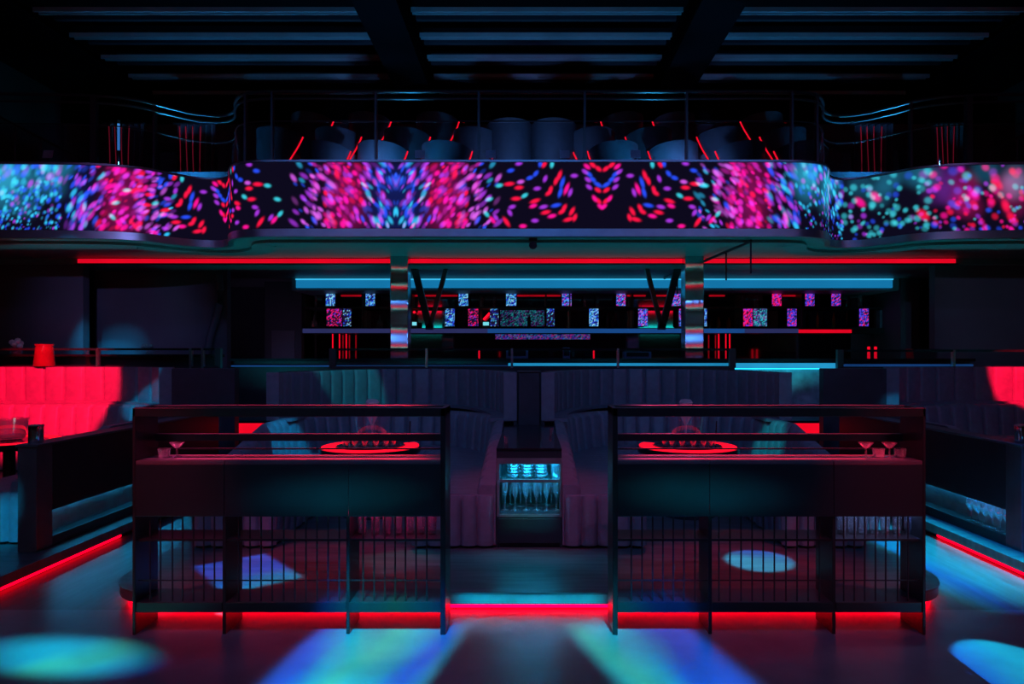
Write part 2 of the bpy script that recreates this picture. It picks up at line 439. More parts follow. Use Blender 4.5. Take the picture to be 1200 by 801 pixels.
struct('trim_1', along(2.93, 2.965, -0.55, -0.25), 'soffit')

bal = thing('balustrade', (0, 8.56, 3.9), 'dark glass balustrade with double top rail following the wavy balcony edge', 'railing')
def rail_path(d, z, every=8): return [(p.x + n.x * d, p.y + n.y * d, z) for p, n, s in FR[::every]]
MB().tube(rail_path(-0.05, 4.79), 0.022).build('top_rail', 'black_metal', bal)
MB().tube(rail_path(-0.05, 4.70), 0.018).build('under_rail', 'black_metal', bal)
MB().tube(rail_path(-0.05, 4.42), 0.008).build('mid_rail', 'black_metal', bal)
along(3.93, 4.40, -0.058, -0.048, every=6).build('glass_panel', 'balustrade_glass', bal)
for px in (-20, 108, 182, 284, 317, 440, 561, 685, 806, 930, 962, 1066, 1138):
    p, n, s = min(FR, key=lambda t: abs(VX + F * t[0].x / t[0].y - px) + (0.5 * abs(t[0].y - 8.5) if px in (284, 962) else 0))
    w = 0.035 if px in (108, 1138) else 0.014
    B(p.x - n.x*0.05 - w, p.x - n.x*0.05 + w, p.y + 0.02, p.y + 0.09, 3.88, 4.78).build('post', 'black_metal', bal)

# upper seating level: stepped tiers and a padded rear wall
for k, (y, z) in enumerate(((9.55, 3.75), (10.1, 4.2), (11.1, 4.78))):
    struct('balcony_step_floor', B(-6.0, 6.0, y, 13.2, z - 0.62, z), 'plaster')
struct('wall_upper', B(-9, 9, 13.2, 13.35, 3.3, 5.95), 'plaster')
struct('wall_upper.001', B(-9, 9, 13.12, 13.36, 5.95, 6.75), 'ceiling_black')  # black above the lighter wall, imitating where the glass reflection ends

def tub_chair():
    r = thing('tub_chair', (0, 0, 0), '', 'chair', 'tub chairs on the balcony')
    at_, al_ = math.radians(118), math.radians(66); n = 26       # the shell's ends are raked: longer at the top than at the foot
    H = lambda u: 0.84 - 0.10 * u * u
    def pt(u, f, q):
        a = u * (al_ + (at_ - al_) * f); return (math.cos(a) * q, math.sin(a) * q, 0.08 + (H(u) - 0.08) * f)
    lp = []
    for k in range(n + 1):
        u = -1 + 2 * k / n
        lp.append([pt(u, f, 0.33) for f in (0, .33, .66, 1)] + [pt(u, f, 0.42) for f in (1, .66, .33, 0)])
    MB().sweep(lp).build('backrest', 'leather_dark', r)
    MB().lathe([(0, 0.05), (0.29, 0.05), (0.30, 0.08), (0.325, 0.38), (0.31, 0.44), (0, 0.46)], n=24).build('seat', 'leather', r)
    MB().lathe([(0, 0), (0.24, 0), (0.24, 0.05), (0, 0.05)], n=20).build('base', 'black_metal', r)
    for u in (-1.02, 1.02):
        MB().tube([pt(u, f / 12, 0.425) for f in range(2, 13)], 0.013, 6).build('lit_piping', 'red_led', r)
    return r
chair0 = tub_chair()
spots = [(404,183,0),(470,183,0),(545,183,0),(697,183,0),(767,183,0),(845,183,0),(913,183,0),
         (349,171,1),(417,171,1),(497,171,1),(578,171,1),(673,171,1),(740,171,1),(823,171,1),(896,171,1),
         (385,152,2),(452,152,2),(531,152,2),(711,152,2),(771,152,2),(873,152,2)]
YT = [9.85, 10.62, 11.62]; ZT = [3.75, 4.2, 4.78]; cnt = {}
for i, (px, py, t) in enumerate(spots):
    x = (px - VX) * YT[t] / F
    sd = -1 if px < 620 else 1
    cnt[(t, sd)] = cnt.get((t, sd), 0) + 1
    lab = '%s black tub chair with red lit edge in the %s balcony row, %s half' % (ORD[cnt[(t, sd)] - 1], ('front', 'middle', 'rear')[t], SIDE[sd])
    rz = math.radians(225) if sd < 0 else math.radians(-45)
    dx = -0.25 if sd < 0 else 0.25
    if i == 0:
        chair0.location = (x + dx, YT[t], ZT[t]); chair0.rotation_euler = (0, 0, rz); chair0['label'] = lab; chair0.scale = (.88,) * 3
    else: copy_thing(chair0, (x + dx, YT[t], ZT[t]), lab, rotz=rz)
for i, (px, q) in enumerate(((596, -72), (650, -108))):
    copy_thing(chair0, ((px - VX) * 10.6 / F, 10.62, 4.32), 'black tub chair turned away, %s of the middle pair on the balcony' % ('left' if i == 0 else 'right'), rotz=math.radians(q))
def table_card(px, py, Y, z0, label):
    r = thing('menu_stand', at(px, py, Y) * 1, label, 'menu stand', 'menu stands behind the balustrade')
    c = at(px, py, Y)
    MB().extrude([(c.x - .065, Y, c.z - .055), (c.x + .065, Y, c.z - .055), (c.x + .065, Y + .03, c.z + .055), (c.x - .065, Y + .03, c.z + .055)], (0, 0.008, 0)).build('card', 'paper', r)
    B(c.x - .012, c.x + .012, Y + 0.015, Y + 0.04, z0, c.z - .03).build('stem', 'black_metal', r)
    MB().lathe([(0, 0), (0.06, 0), (0.06, 0.012), (0, 0.012)], (c.x, Y + 0.03, z0), 16).build('base', 'black_metal', r)
for px, lab in ((55, 'tilted pinkish menu card behind the balustrade at the far left end'), (492, 'white menu card behind the balustrade, under the dense pink dots left of centre'), (575, 'white menu card behind the balustrade just left of centre'),
                (662, 'bluish white menu card behind the balustrade just right of centre'), (745, 'white menu card behind the balustrade above the chevrons, second right of centre')):
    table_card(px, 180, 8.9 if px > 100 else 9.0, 3.62, lab)
# curtains at both balcony ends; red light on the folds put in as glowing strands
for sd, x0, x1, tx in ((-1, 124, 166, 'outer'), (-1, 206, 250, 'inner'), (1, 1000, 1044, 'inner'), (1, 1090, 1126, 'outer')):
    Y = 11.0; a = at(x0, 190, Y); b_ = at(x1, 190, Y); z0, z1 = 3.62, at(0, 146, Y).z
    cu = thing('curtain', ((a.x + b_.x) / 2, Y, z0), 'dark draped curtain with red lit folds, %s one at the %s end of the balcony' % (tx, SIDE[sd]), 'curtain')
    lp = []; n = 60
    for k in range(n + 1):
        x = a.x + (b_.x - a.x) * k / n; y = Y + 0.05 * math.sin(k / n * 2 * PI * 6)
        lp.append([(x, y, z0), (x + 0.03, y, z1), (x + 0.03, y + 0.012, z1), (x, y + 0.012, z0)])
    MB().sweep(lp).build('cloth', 'curtain', cu)
    B(a.x - .05, b_.x + .05, Y + 0.0, Y + 0.03, z1 + 0.01, z1 + 0.035).build('rod', 'black_metal', cu)
    for k in range(4):
        t = (k + 0.75) / 5.2; x = a.x + (b_.x - a.x) * t
        MB().tube([(x + 0.02 * math.sin(3 * q + k), Y - 0.06, z0 + 0.15 + (z1 - z0 - 0.2) * q) for q in [j / 10 for j in range(11)]], 0.006, 6).build('red_fold_glow', emit('fold_glow_%d' % k, srgb(150, 24, 50), 0.5) if 'fold_glow_%d' % k not in MAT else 'fold_glow_%d' % k, cu)
tl = thing('tube_light', at(139, 175, 10.6), 'vertical blue light tube behind the balustrade beside a curtain', 'lamp')
MB().tube([at(139, 176, 10.6), at(139, 145, 10.6)], 0.018).build('tube', 'tube_blue', tl)
MB().tube([at(139, 145, 10.6), at(139, 141, 10.6)], 0.022).build('cap', 'steel', tl)
MB().tube([at(139, 176, 10.6), (at(139, 176, 10.6).x, 10.6, 3.62)], 0.01).build('stem', 'black_metal', tl)
for sd in (-1, 1):
    hr = thing('stair_handrail', (sd * 7.4, 9.6, 3.62), 'sloping black stair handrail on the balcony, %s end' % SIDE[sd], 'handrail')
    f = lambda px, py, Y=9.8: at(px if sd < 0 else 1240 - px, py, Y)
    MB().tube([f(-60, 106), f(0, 137), f(95, 186)], 0.02).build('rail', 'black_metal', hr)
    for px, py in ((18, 147), (48, 162), (80, 179)):
        q = f(px, py); MB().tube([q, (q.x, q.y, 3.62)], 0.012).build('post', 'black_metal', hr)

# unseen glow strips, added to put coloured bands into the mirror columns
for x0, x1, sd in ((-5.2, -3.2, 'left'), (4.2, 6.2, 'right')):
    for z, mt, nm in ((3.35, 'added_red_glow', 'lower red'), (2.55, 'added_cyan_glow', 'cyan'), (4.3, 'added_red_glow', 'upper red')):
        ns = thing('added_glow_strip', ((x0 + x1) / 2, -1.45, z), '%s added glow strip on the %s of the wall behind the viewer' % (nm, sd), 'neon light')
        B(x0, x1, -1.45, -1.42, z - .13, z + .13).build('tube', mt, ns); B(x0 - .05, x1 + .05, -1.48, -1.45, z - .16, z + .16).build('added_backing', 'black_metal', ns)

# ------------------------------------------------------------------ lower back: coves, ceilings, walls
struct('ceiling_lower', B(-9, 9, 10.45, 14, 2.88, 3.3), 'soffit')
cv = thing('red_cove_light', (0, 10.4, 2.88), 'long red light cove running across under the balcony ceiling', 'cove light')
B(-6.88, 6.5, 10.40, 10.44, 2.885, 2.955).build('light_strip', 'red_cove', cv)
B(-6.9, 6.52, 10.37, 10.44, 2.865, 2.885).build('lip', 'black_metal', cv)
struct('ceiling_bulkhead', B(-4.3, 6.7, 12.36, 14, 2.66, 2.88), 'soffit')
cv = thing('cyan_cove_light', (0, 12.3, 2.68), 'long cyan light cove above the back bar shelves', 'cove light')
B(-4.2, 6.55, 12.30, 12.35, 2.70, 2.84).build('light_strip', 'cyan_cove', cv)
B(-4.2, 6.55, 12.27, 12.30, 2.838, 2.862).build('upper_line', 'cyan_line', cv)
# left wall panels
struct('wall_panel', B(-9, -6.86, 10.5, 10.65, 0, 2.88), 'plaster')
struct('wall_panel.001', B(-7.2, -5.0, 11.3, 11.45, 0, 2.88), 'plaster')
struct('wall_panel.002', B(-5.0, -4.3, 12.9, 13.05, 0, 2.88), 'plaster_dark')
struct('wall_panel.003', B(-4.85, -4.42, 12.86, 12.9, 0.9, 1.95), 'plaster')
struct('mullion_and_reflection', MB().tube([at(px, py, 11.2) for px, py in ((256, 322), (258, 340), (257, 356), (252, 376), (246, 395), (243, 412), (242, 430))], 0.06, 10), 'plaster')  # curved mullion with its purplish reflection, built as a solid strip
struct('wall_panel.004', B(6.75, 7.1, 12.4, 14, 0, 2.88), 'plaster')
struct('wall_panel.005', B(6.3, 7.7, 10.6, 10.75, 0, 2.88), 'plaster')
dd = B(7.1, 8.0, 12.7, 12.78, 0, 2.5)
struct('door_1', dd, 'leather_dark')
struct('wall_panel.006', B(7.7, 9, 10.0, 10.2, 0, 2.88), 'leather_dark')
# mirror columns
for px0, px1 in ((457, 478), (803, 825)):
    x0, x1 = (px0 - VX) * 10.2 / F, (px1 - VX) * 10.2 / F
    c_ = struct('column', B(x0, x1, 10.2, 10.2 + (x1 - x0), 0, 2.97, bev=0.012), 'wavy_mirror')

# ------------------------------------------------------------------ back bar shelving
YB = 13.0
bs = thing('back_bar_shelving', (1.2, YB, 0), 'long dark wall of back bar shelves with mirrored back and lit lower shelf', 'shelving')
xl, xr = (350 - VX) * YB / F, (1045 - VX) * YB / F
zz = lambda py: CAMZ - (py - VY) * YB / F
B(xl, xr, YB + 0.36, YB + 0.40, 1.0, 2.66).build('mirror_back', 'back_mirror', bs)
for py in (337.5, 360):
    B(xl, xr, YB, YB + 0.36, zz(py) - 0.02, zz(py) + 0.01).build('shelf', 'black_metal', bs)
sh = B(xl, xr, YB - 0.02, YB + 0.36, zz(390), zz(384)).build('lit_shelf', 'black_metal', bs)
B(xl + 0.02, xl + 3.6, YB - 0.035, YB - 0.02, zz(390), zz(385)).build('shelf_light', emit('dim_violet', srgb(46, 50, 100), 0.8), bs)
B(xl + 3.6, (872 - VX) * YB / F, YB - 0.035, YB - 0.02, zz(390), zz(385)).build('shelf_light', 'blue_shelf_led', bs)
B((872 - VX) * YB / F, (935 - VX) * YB / F, YB - 0.035, YB - 0.02, zz(390), zz(385)).build('shelf_light', 'dim_violet', bs)
B((935 - VX) * YB / F, (997 - VX) * YB / F, YB - 0.035, YB - 0.02, zz(390), zz(386)).build('shelf_light', 'red_cove', bs)
for px in (351, 424, 482, 562, 640, 668, 742, 800, 868, 941, 1044):
    B((px - VX) * YB / F - 0.012, (px - VX) * YB / F + 0.012, YB + 0.02, YB + 0.36, zz(384), 2.66).build('divider', 'black_metal', bs)
B(xl, xr, YB + 0.0, YB + 0.36, 0, 1.1).build('base_cabinet', 'black_metal', bs)
B(xl - 0.05, xr + 0.05, YB - 0.06, YB + 0.36, 1.1, 1.14).build('worktop', 'black_gloss', bs)
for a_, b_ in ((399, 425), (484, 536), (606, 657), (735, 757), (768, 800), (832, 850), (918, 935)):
    B((a_ - VX) * 13.3 / F, (b_ - VX) * 13.3 / F, 13.33, 13.345, zz(345.5), zz(342)).build('red_reflection_strip', 'reflection_red', bs)  # red reflections in the mirror back, put in as glowing strips
rr = random.Random(5)
PAL = {'cy': [srgb(70, 190, 240), srgb(40, 80, 235), srgb(150, 220, 250), srgb(30, 50, 190)], 'mx': [srgb(60, 120, 240), srgb(150, 60, 230), srgb(40, 70, 230), srgb(240, 40, 150), srgb(80, 180, 240)],
       'pk': [srgb(255, 20, 110), srgb(255, 20, 90), srgb(120, 50, 220), srgb(240, 20, 130)], 'hd': [srgb(255, 25, 90), srgb(50, 60, 230), srgb(120, 60, 230), srgb(60, 70, 220)], 'tl': [srgb(40, 150, 170), srgb(30, 90, 150), srgb(120, 40, 150), srgb(50, 190, 200)]}
def pixel_screen_or_reflection(px0, px1, py0, py1, pal, label, dark=0.35, group='small pixel screens and reflections on the back bar shelves', k=1.0, dz=0.0):
    x0, x1 = (px0 - VX) * YB / F, (px1 - VX) * YB / F
    zb, zt = zz(py1), zz(py0)
    r = thing('pixel_screen_or_reflection', ((x0 + x1) / 2, YB + 0.1, zb), label, 'LED screen', group)
    B(x0 - 0.008, x1 + 0.008, YB + 0.105, YB + 0.14, zb, zt + 0.006).build('frame', 'black_metal', r)
    nx, nz = max(6, int((x1 - x0) / 0.017)), max(6, int((zt - zb) / 0.017))
    cell = {}
    mb = MB(); mb.col = []
    for i in range(nx + 1):
        for j in range(nz + 1):
            mb.v.append((x0 + (x1 - x0) * i / nx, YB + 0.10, zb + 0.004 + (zt - zb) * j / nz))
            c = (0.01, 0.006, 0.03) if rr.random() < dark else rr.choice(PAL[pal])
            mb.col += [c[0] * k, c[1] * k, c[2] * k, 1]
    H = nz + 1
    for i in range(nx):
        for j in range(nz): q = i * H + j; mb.f.append((q, q + H, q + H + 1, q + 1))
    mb.build('screen', 'led_pixels', r, smooth=0)
TOP = [(380, 391, 'cy', 'at the far left end'), (427, 438, 'cy', 'just left of the first mirror column'), (537, 548, 'cy', 'right of the V brace'), (593, 605, 'cy', 'above the wide dim reflection'), (659, 670, 'mx', 'near the middle of the shelf'),
       (723, 734, 'mx', 'beyond the middle, blue and magenta'), (787, 799, 'mx', 'beside the second mirror column'), (907, 918, 'pk', 'solid pink'), (946, 957, 'hd', 'half pink and half blue'), (977, 988, 'hd', 'at the right end, blue with red specks')]
for a, b_, p, l in TOP: pixel_screen_or_reflection(a, b_, 338.5, 358, p, 'small upright pixel screen on the upper shelf, %s' % l)
BOT = [(381, 399, 'pk', 'dim pink and violet one at the left end'), (400, 410, 'cy', 'bright blue one beside the dim pink one'), (521, 532, 'cy', 'right of the V brace'), (548, 560, 'pk', 'patchy red one between two blue screens'), (574, 584, 'cy', 'left of the wide dim reflection'),
       (640, 650, 'cy', 'right of the wide dim reflection'), (691, 702, 'cy', 'alone beyond the middle'), (749, 760, 'mx', 'with magenta spots near the second column'), (797, 802, 'mx', 'narrow sliver beside the second column'),
       (827, 830, 'cy', 'narrow sliver behind the second column'), (873, 884, 'pk', 'solid pink beside a teal one'), (885, 901, 'tl', 'teal one beside the solid pink one'), (925, 936, 'hd', 'half pink half blue one'), (1010, 1021, 'hd', 'at the far right end')]
for a, b_, p, l in BOT: pixel_screen_or_reflection(a, b_, 361.5, 382, p, 'small pixel screen on the lower shelf, %s' % l, 0.75 if 'dim' in l or 'patchy' in l else 0.35)
pixel_screen_or_reflection(586, 638, 363, 382, 'tl', 'wide dim teal and violet reflection in the middle of the lower shelf', 0.5, k=0.35)  # reflection of the LED band, put in as glowing pixels
pixel_screen_or_reflection(580, 692, 391.5, 397.5, 'mx', 'long thin dim reflection with violet and red glow under the lit shelf', 0.3, k=0.3)  # another reflection built from glowing pixels
# bottles and decanters between the screens
def bottle(name, kind, px, py, label, m='bottle_dark'):
    x = (px - VX) * (YB + 0.12) / F; z = zz(py)
    pr = {'tall': [(0, 0), (.035, 0), (.04, .01), (.04, .17), (.036, .2), (.014, .25), (.012, .31), (.015, .312), (.015, .325), (0, .325)],
          'slim': [(0, 0), (.022, 0), (.026, .02), (.03, .16), (.02, .22), (.01, .26), (.01, .30), (.013, .305), (0, .31)],
          'flask': [(0, 0), (.04, 0), (.07, .03), (.075, .08), (.05, .13), (.016, .16), (.014, .24), (.018, .25), (0, .25)],
          'short': [(0, 0), (.04, 0), (.043, .01), (.043, .12), (.03, .15), (.015, .17), (.015, .21), (0, .21)]}[kind]
    o = MB().lathe(pr, (x, YB + 0.12, z), 16).build(name, m, loc=(x, YB + 0.12, z))
    tag(o, label, 'bottle', 'bottles on the back bar shelves')
ZU, ZL = 359.2, 384
for kind, px, sh_, where, mm in (('slim', 370, ZU, 'slim bottle at the left end of the upper shelf', 'clear_glass'), ('slim', 565, ZU, 'first slim bottle right of the V brace, upper shelf', 'clear_glass'), ('slim', 579, ZU, 'second slim bottle right of the V brace, upper shelf', 'clear_glass'),
        ('slim', 685, ZU, 'first slim bottle near the middle of the upper shelf', 'clear_glass'), ('slim', 700, ZU, 'second slim bottle near the middle of the upper shelf', 'clear_glass'), ('tall', 869, ZU, 'first pale bottle beside the pink screen, upper shelf', 'frost_glass'),
        ('tall', 886, ZU, 'second pale bottle beside the pink screen, upper shelf', 'frost_glass'), ('tall', 1008, ZU, 'single bottle at the right end of the upper shelf', 'frost_glass'), ('flask', 368, ZL, 'round bellied decanter at the left end of the lower shelf', 'frost_glass'),
        ('flask', 445, ZL, 'round bellied decanter left of the first column, lower shelf', 'frost_glass'), ('tall', 620, ZL, 'dark bottle in front of the wide dim reflection', 'bottle_dark'), ('tall', 712, ZL, 'dark bottle beyond the middle of the lower shelf', 'bottle_dark'), ('short', 718, ZL, 'short dark bottle beyond the middle of the lower shelf', 'bottle_dark'),
        ('short', 842, ZL, 'first amber bottle right of the second column', 'bottle_amber'), ('short', 854, ZL, 'second amber bottle right of the second column', 'bottle_amber'), ('short', 864, ZL, 'small clear bottle beside the solid pink screen', 'frost_glass'),
        ('slim', 958, ZL, 'first amber bottle in the cabinet bay at the right', 'bottle_amber'), ('slim', 977, ZL, 'second amber bottle in the cabinet bay at the right', 'bottle_amber')):
    bottle('bottle' if kind != 'flask' else 'decanter', kind, px, sh_, where, mm)
for i, px in enumerate((1035, 1042)):
    x = (px - VX) * YB / F
    o = B(x - .035, x + .03, YB + .05, YB + .2, zz(384), zz(363), bev=0.003).build('book', mat('book_grey_%d' % i, (0.16 + .1 * i, .17 + .1 * i, .24 + .12 * i), 0.6), loc=(x, YB + .1, zz(384)))
    tag(o, '%s upright pale folder at the right end of the lower shelf' % ('dull grey' if i == 0 else 'bluish'), 'folder')
for px, py in ((484, 375), (569, 378)):
    x = (px - VX) * YB / F
    tr = thing('bar_monitor', (x, YB + 0.05, zz(384)), 'small glowing white till screen on the lower shelf, %s' % ('beside the first mirror column' if px < 500 else 'under a red slanted light'), 'monitor')
    B(x - 0.05, x + 0.06, YB + 0.03, YB + 0.05, zz(381), zz(377)).build('screen', 'screen_white', tr)
    B(x - 0.06, x + 0.07, YB + 0.05, YB + 0.08, zz(384), zz(376)).build('case', 'black_metal', tr)
    o = MB().tube([(x - 0.05 + (0.0 if px > 500 else 0.06), YB + 0.15, zz(374 if px > 500 else 366)), (x + 0.07 - (0.0 if px > 500 else 0.08), YB + 0.15, zz(366 if px > 500 else 364))], 0.022).build('slanted_light', 'red_led', loc=(x, YB, zz(384)))
    tag(o, 'short slanted red neon above the till screen %s' % ('near the first mirror column' if px < 500 else 'right of the V brace'), 'neon light')
# red neon tubes below the shelf
for grp, pxs_, y0, y1, wh in (('a', (389, 397, 405), 392, 408, 'below the shelf left of the first column'), ('b', (843, 851.5, 856), 392, 406, 'below the shelf right of the second column')):
    for i, px in enumerate(pxs_):
        x = (px - VX) * 12.95 / F
        o = MB().tube([(x, 13.0, 1.14), (x, 13.0, zz(y0 - 1))], 0.012, 8).build('neon_tube', 'step_red', loc=(x, 13.0, 1.14))
        tag(o, '%s thin upright red light tube %s' % (ORD[i], wh), 'neon light', 'red tubes under the back bar shelf')
# V-shaped black braces beside the columns
for sd, cx, xa, xb in ((-1, 503, 484, 524), (1, 776, 757, 796)):
    Y = 11.0; r = thing('hanging_brace', at(cx, 383, Y), 'black V shaped brace hanging beside the %s mirror column' % ('first' if sd < 0 else 'second'), 'brace')
    for a, ya in ((xa, 309), (xb, 309)):
        p, q = at(cx, 384, Y), at(a, ya, Y); 
        w = 0.055 if (a == xa) == (sd < 0) else 0.035
        MB().extrude([(p.x - w, Y, p.z), (p.x + w, Y, p.z), (q.x + w, Y, q.z), (q.x - w, Y, q.z)], (0, 0.08, 0)).build('arm', 'black_metal', r)
    MB().extrude([(at(cx, 384, Y).x - .06, Y, at(cx, 386, Y).z), (at(cx, 384, Y).x + .06, Y, at(cx, 386, Y).z), (at(cx, 384, Y).x + .06, Y, at(cx, 380, Y).z), (at(cx, 384, Y).x - .06, Y, at(cx, 380, Y).z)], (0, 0.09, 0)).build('foot', 'black_metal', r)
# thin hanging frame under the balcony on the right
r = thing('hanging_rail', (2.7, 9.0, 2.9), 'thin black rail hung under the balcony ceiling, receding past the second column', 'rail')
MB().tube([(2.80, 8.62, 2.93), (2.42, 12.2, 2.86)], 0.022).build('bar', 'black_metal', r)
for t in (0.0, 0.22, 0.55, 0.8):
    x, y = 2.80 - 0.38 * t, 8.62 + 3.58 * t
    MB().tube([(x, y, 2.93 - .07 * t), (x, y, 2.52)], 0.012).build('drop', 'black_metal', r)
sp = thing('ceiling_spotlight', (0.05, 8.7, 2.9), 'small black spotlight hanging under the middle of the balcony edge', 'spotlight')
B(0.0, 0.1, 8.62, 8.75, 2.93, 2.97).build('mount', 'black_metal', sp)
MB().tube([(0.05, 8.72, 2.91), (0.05, 8.58, 2.87)], 0.05, 14).build('head', 'black_metal', sp)

# ------------------------------------------------------------------ bar counter on its raised floor
struct('floor_raised', B(-9, 9, 9.0, 13.9, 0, 0.6), 'dark_boards')
bar = thing('bar_counter', (1, 9.8, 0.6), 'long bar counter with marble front and cyan light under its top', 'bar')
B(-0.3, 6.35, 9.82, 10.12, 0.6, 1.30).build('front_panel', 'marble', bar)
B(-4.25, -0.3, 9.83, 10.12, 0.6, 1.30).build('front_panel', 'black_metal', bar)  # black stands for the unlit left part of the marble front
B(-0.3, 6.3, 9.785, 9.81, 1.288, 1.30).build('under_light', 'bar_under', bar)
B(-4.3, 6.4, 9.78, 10.17, 1.40, 1.44).build('top', 'black_gloss', bar)
B(-0.3, 4.4, 9.805, 9.83, 1.30, 1.375).build('light_strip', 'bar_led', bar)
B(-4.28, -0.3, 9.805, 9.83, 1.325, 1.34).build('light_strip', 'blue_shelf_led', bar)
B(4.4, 6.38, 9.805, 9.83, 1.30, 1.36).build('light_strip', emit('bar_dim', srgb(26, 70, 130), 0.8, 0.3), bar)
B(-4.25, 6.35, 9.83, 10.15, 1.30, 1.40).build('frieze', 'black_metal', bar)
st = thing('lit_step', (0, 9.0, 0.3), 'low step behind the booths with glowing red riser', 'step')
B(-4.0, 4.0, 8.94, 8.99, 0.47, 0.60).build('lit_riser', 'step_red', st)
B(-4.0, 4.0, 8.935, 8.99, 0.60, 0.63).build('nosing', 'black_metal', st)
B(-4.0, 4.0, 8.94, 8.99, 0.0, 0.47).build('riser', 'black_metal', st)
def railing(name, x0, x1, y, z0, z1, posts, label, thick=()):
    r = thing(name, ((x0 + x1) / 2, y, z0), label, 'railing')
    B(x0, x1, y - 0.02, y + 0.02, z1 - 0.03, z1).build('top_rail', 'black_gloss', r)
    B(x0, x1, y - 0.02, y + 0.02, z0, z0 + 0.025).build('bottom_rail', 'black_metal', r)
    B(x0 + .02, x1 - .02, y - 0.005, y + 0.005, z0 + 0.03, z1 - 0.03).build('glass_panel', 'rail_glass', r)
    for p in posts:
        w = 0.04 if p in thick else 0.014
        B(p - w, p + w, y - 0.03, y + 0.03, z0 - (0.0), z1 - 0.002).build('post', 'steel' if p not in thick else 'black_metal', r)
xw = lambda px, Y: (px - VX) * Y / F
railing('glass_railing', xw(388, 8.9), xw(860, 8.9), 8.9, 1.325, 1.58, [xw(p, 8.9) for p in (390, 500, 600, 724, 858)], 'low glass railing in front of the bar, behind the middle booths', [xw(390, 8.9), xw(858, 8.9)])
struct('wall_low', B(xw(388, 8.9), xw(860, 8.9), 8.86, 8.93, 0.0, 1.325), 'black_metal')
railing('glass_railing', -7.5, xw(258, 9.3), 9.3, 1.31, 1.585, [xw(p, 9.3) for p in (115, 224, 238, 256)], 'low glass railing above the red sofa beside the red bucket', [xw(256, 9.3)])
railing('glass_railing', xw(982, 9.3), 7.5, 9.3, 1.31, 1.565, [xw(p, 9.3) for p in (984, 1117)], 'low glass railing with red lit top above the sofa at the right', [xw(984, 9.3)])
for sd in (-1, 1): struct('wall_low.00%d' % (1 if sd < 0 else 2), B(min(sd * 7.5, sd * 4.2), max(sd * 7.5, sd * 4.2), 9.26, 9.34, 0.0, 1.31), 'black_metal')

# ------------------------------------------------------------------ platforms
def rounded_rect(x0, x1, y0, y1, r, n=8):
    pts = []
    for cx, cy, a in ((x0 + r, y0 + r, PI), (x1 - r, y0 + r, 1.5 * PI)):
        pts += [(cx + r * math.cos(a + k / n * PI / 2), cy + r * math.sin(a + k / n * PI / 2)) for k in range(n + 1)]
    return pts + [(x1, y1), (x0, y1)]
struct('platform_floor', MB().prism(rounded_rect(-2.56, 2.56, 3.98, 9.0, 0.38), 0.10, 0.112), 'platform_boards')
struct('platform_trim', MB().prism(rounded_rect(-2.555, 2.555, 3.985, 9.0, 0.38), 0.042, 0.10), 'step_metal')
struct('platform_base', MB().prism(rounded_rect(-2.50, 2.50, 4.045, 9.0, 0.34), 0.0, 0.042), 'black_metal')
ps = thing('step_light', (0, 4.03, 0), 'red light strip under the nosing of the middle platform', 'light strip')
lp = []
for x, y in rounded_rect(-2.52, 2.52, 4.03, 5.2, 0.36): lp.append((x, y))
lp = [(-2.52, 5.2)] + lp[:-2] + [(2.52, 5.2)]
MB().sweep([[(x, y, 0.006), (x, y, 0.03), (x, y + 0.012, 0.03), (x, y + 0.012, 0.006)] for x, y in lp]).build('light_strip', 'red_floor_led', ps)
for sd in (-1, 1):
    x0, x1 = (-9, -3.30) if sd < 0 else (3.30, 9)
    struct('side_platform_floor', B(x0, x1, 3.2, 9.0, 0.045, 0.112), 'platform_boards')
    struct('side_platform_base', B(x0 if sd < 0 else x0 + .06, x1 - .06 if sd < 0 else x1, 3.26, 9.0, 0.0, 0.045), 'black_metal')
    sl = thing('step_light', (sd * 3.35, 5, 0), 'red light strip under the %s side platform edge' % SIDE[sd], 'light strip')
    B(min(sd*3.355, sd*3.345), max(sd*3.355, sd*3.345), 3.3, 5.6, 0.006, 0.032).build('light_strip', 'red_side_led', sl)

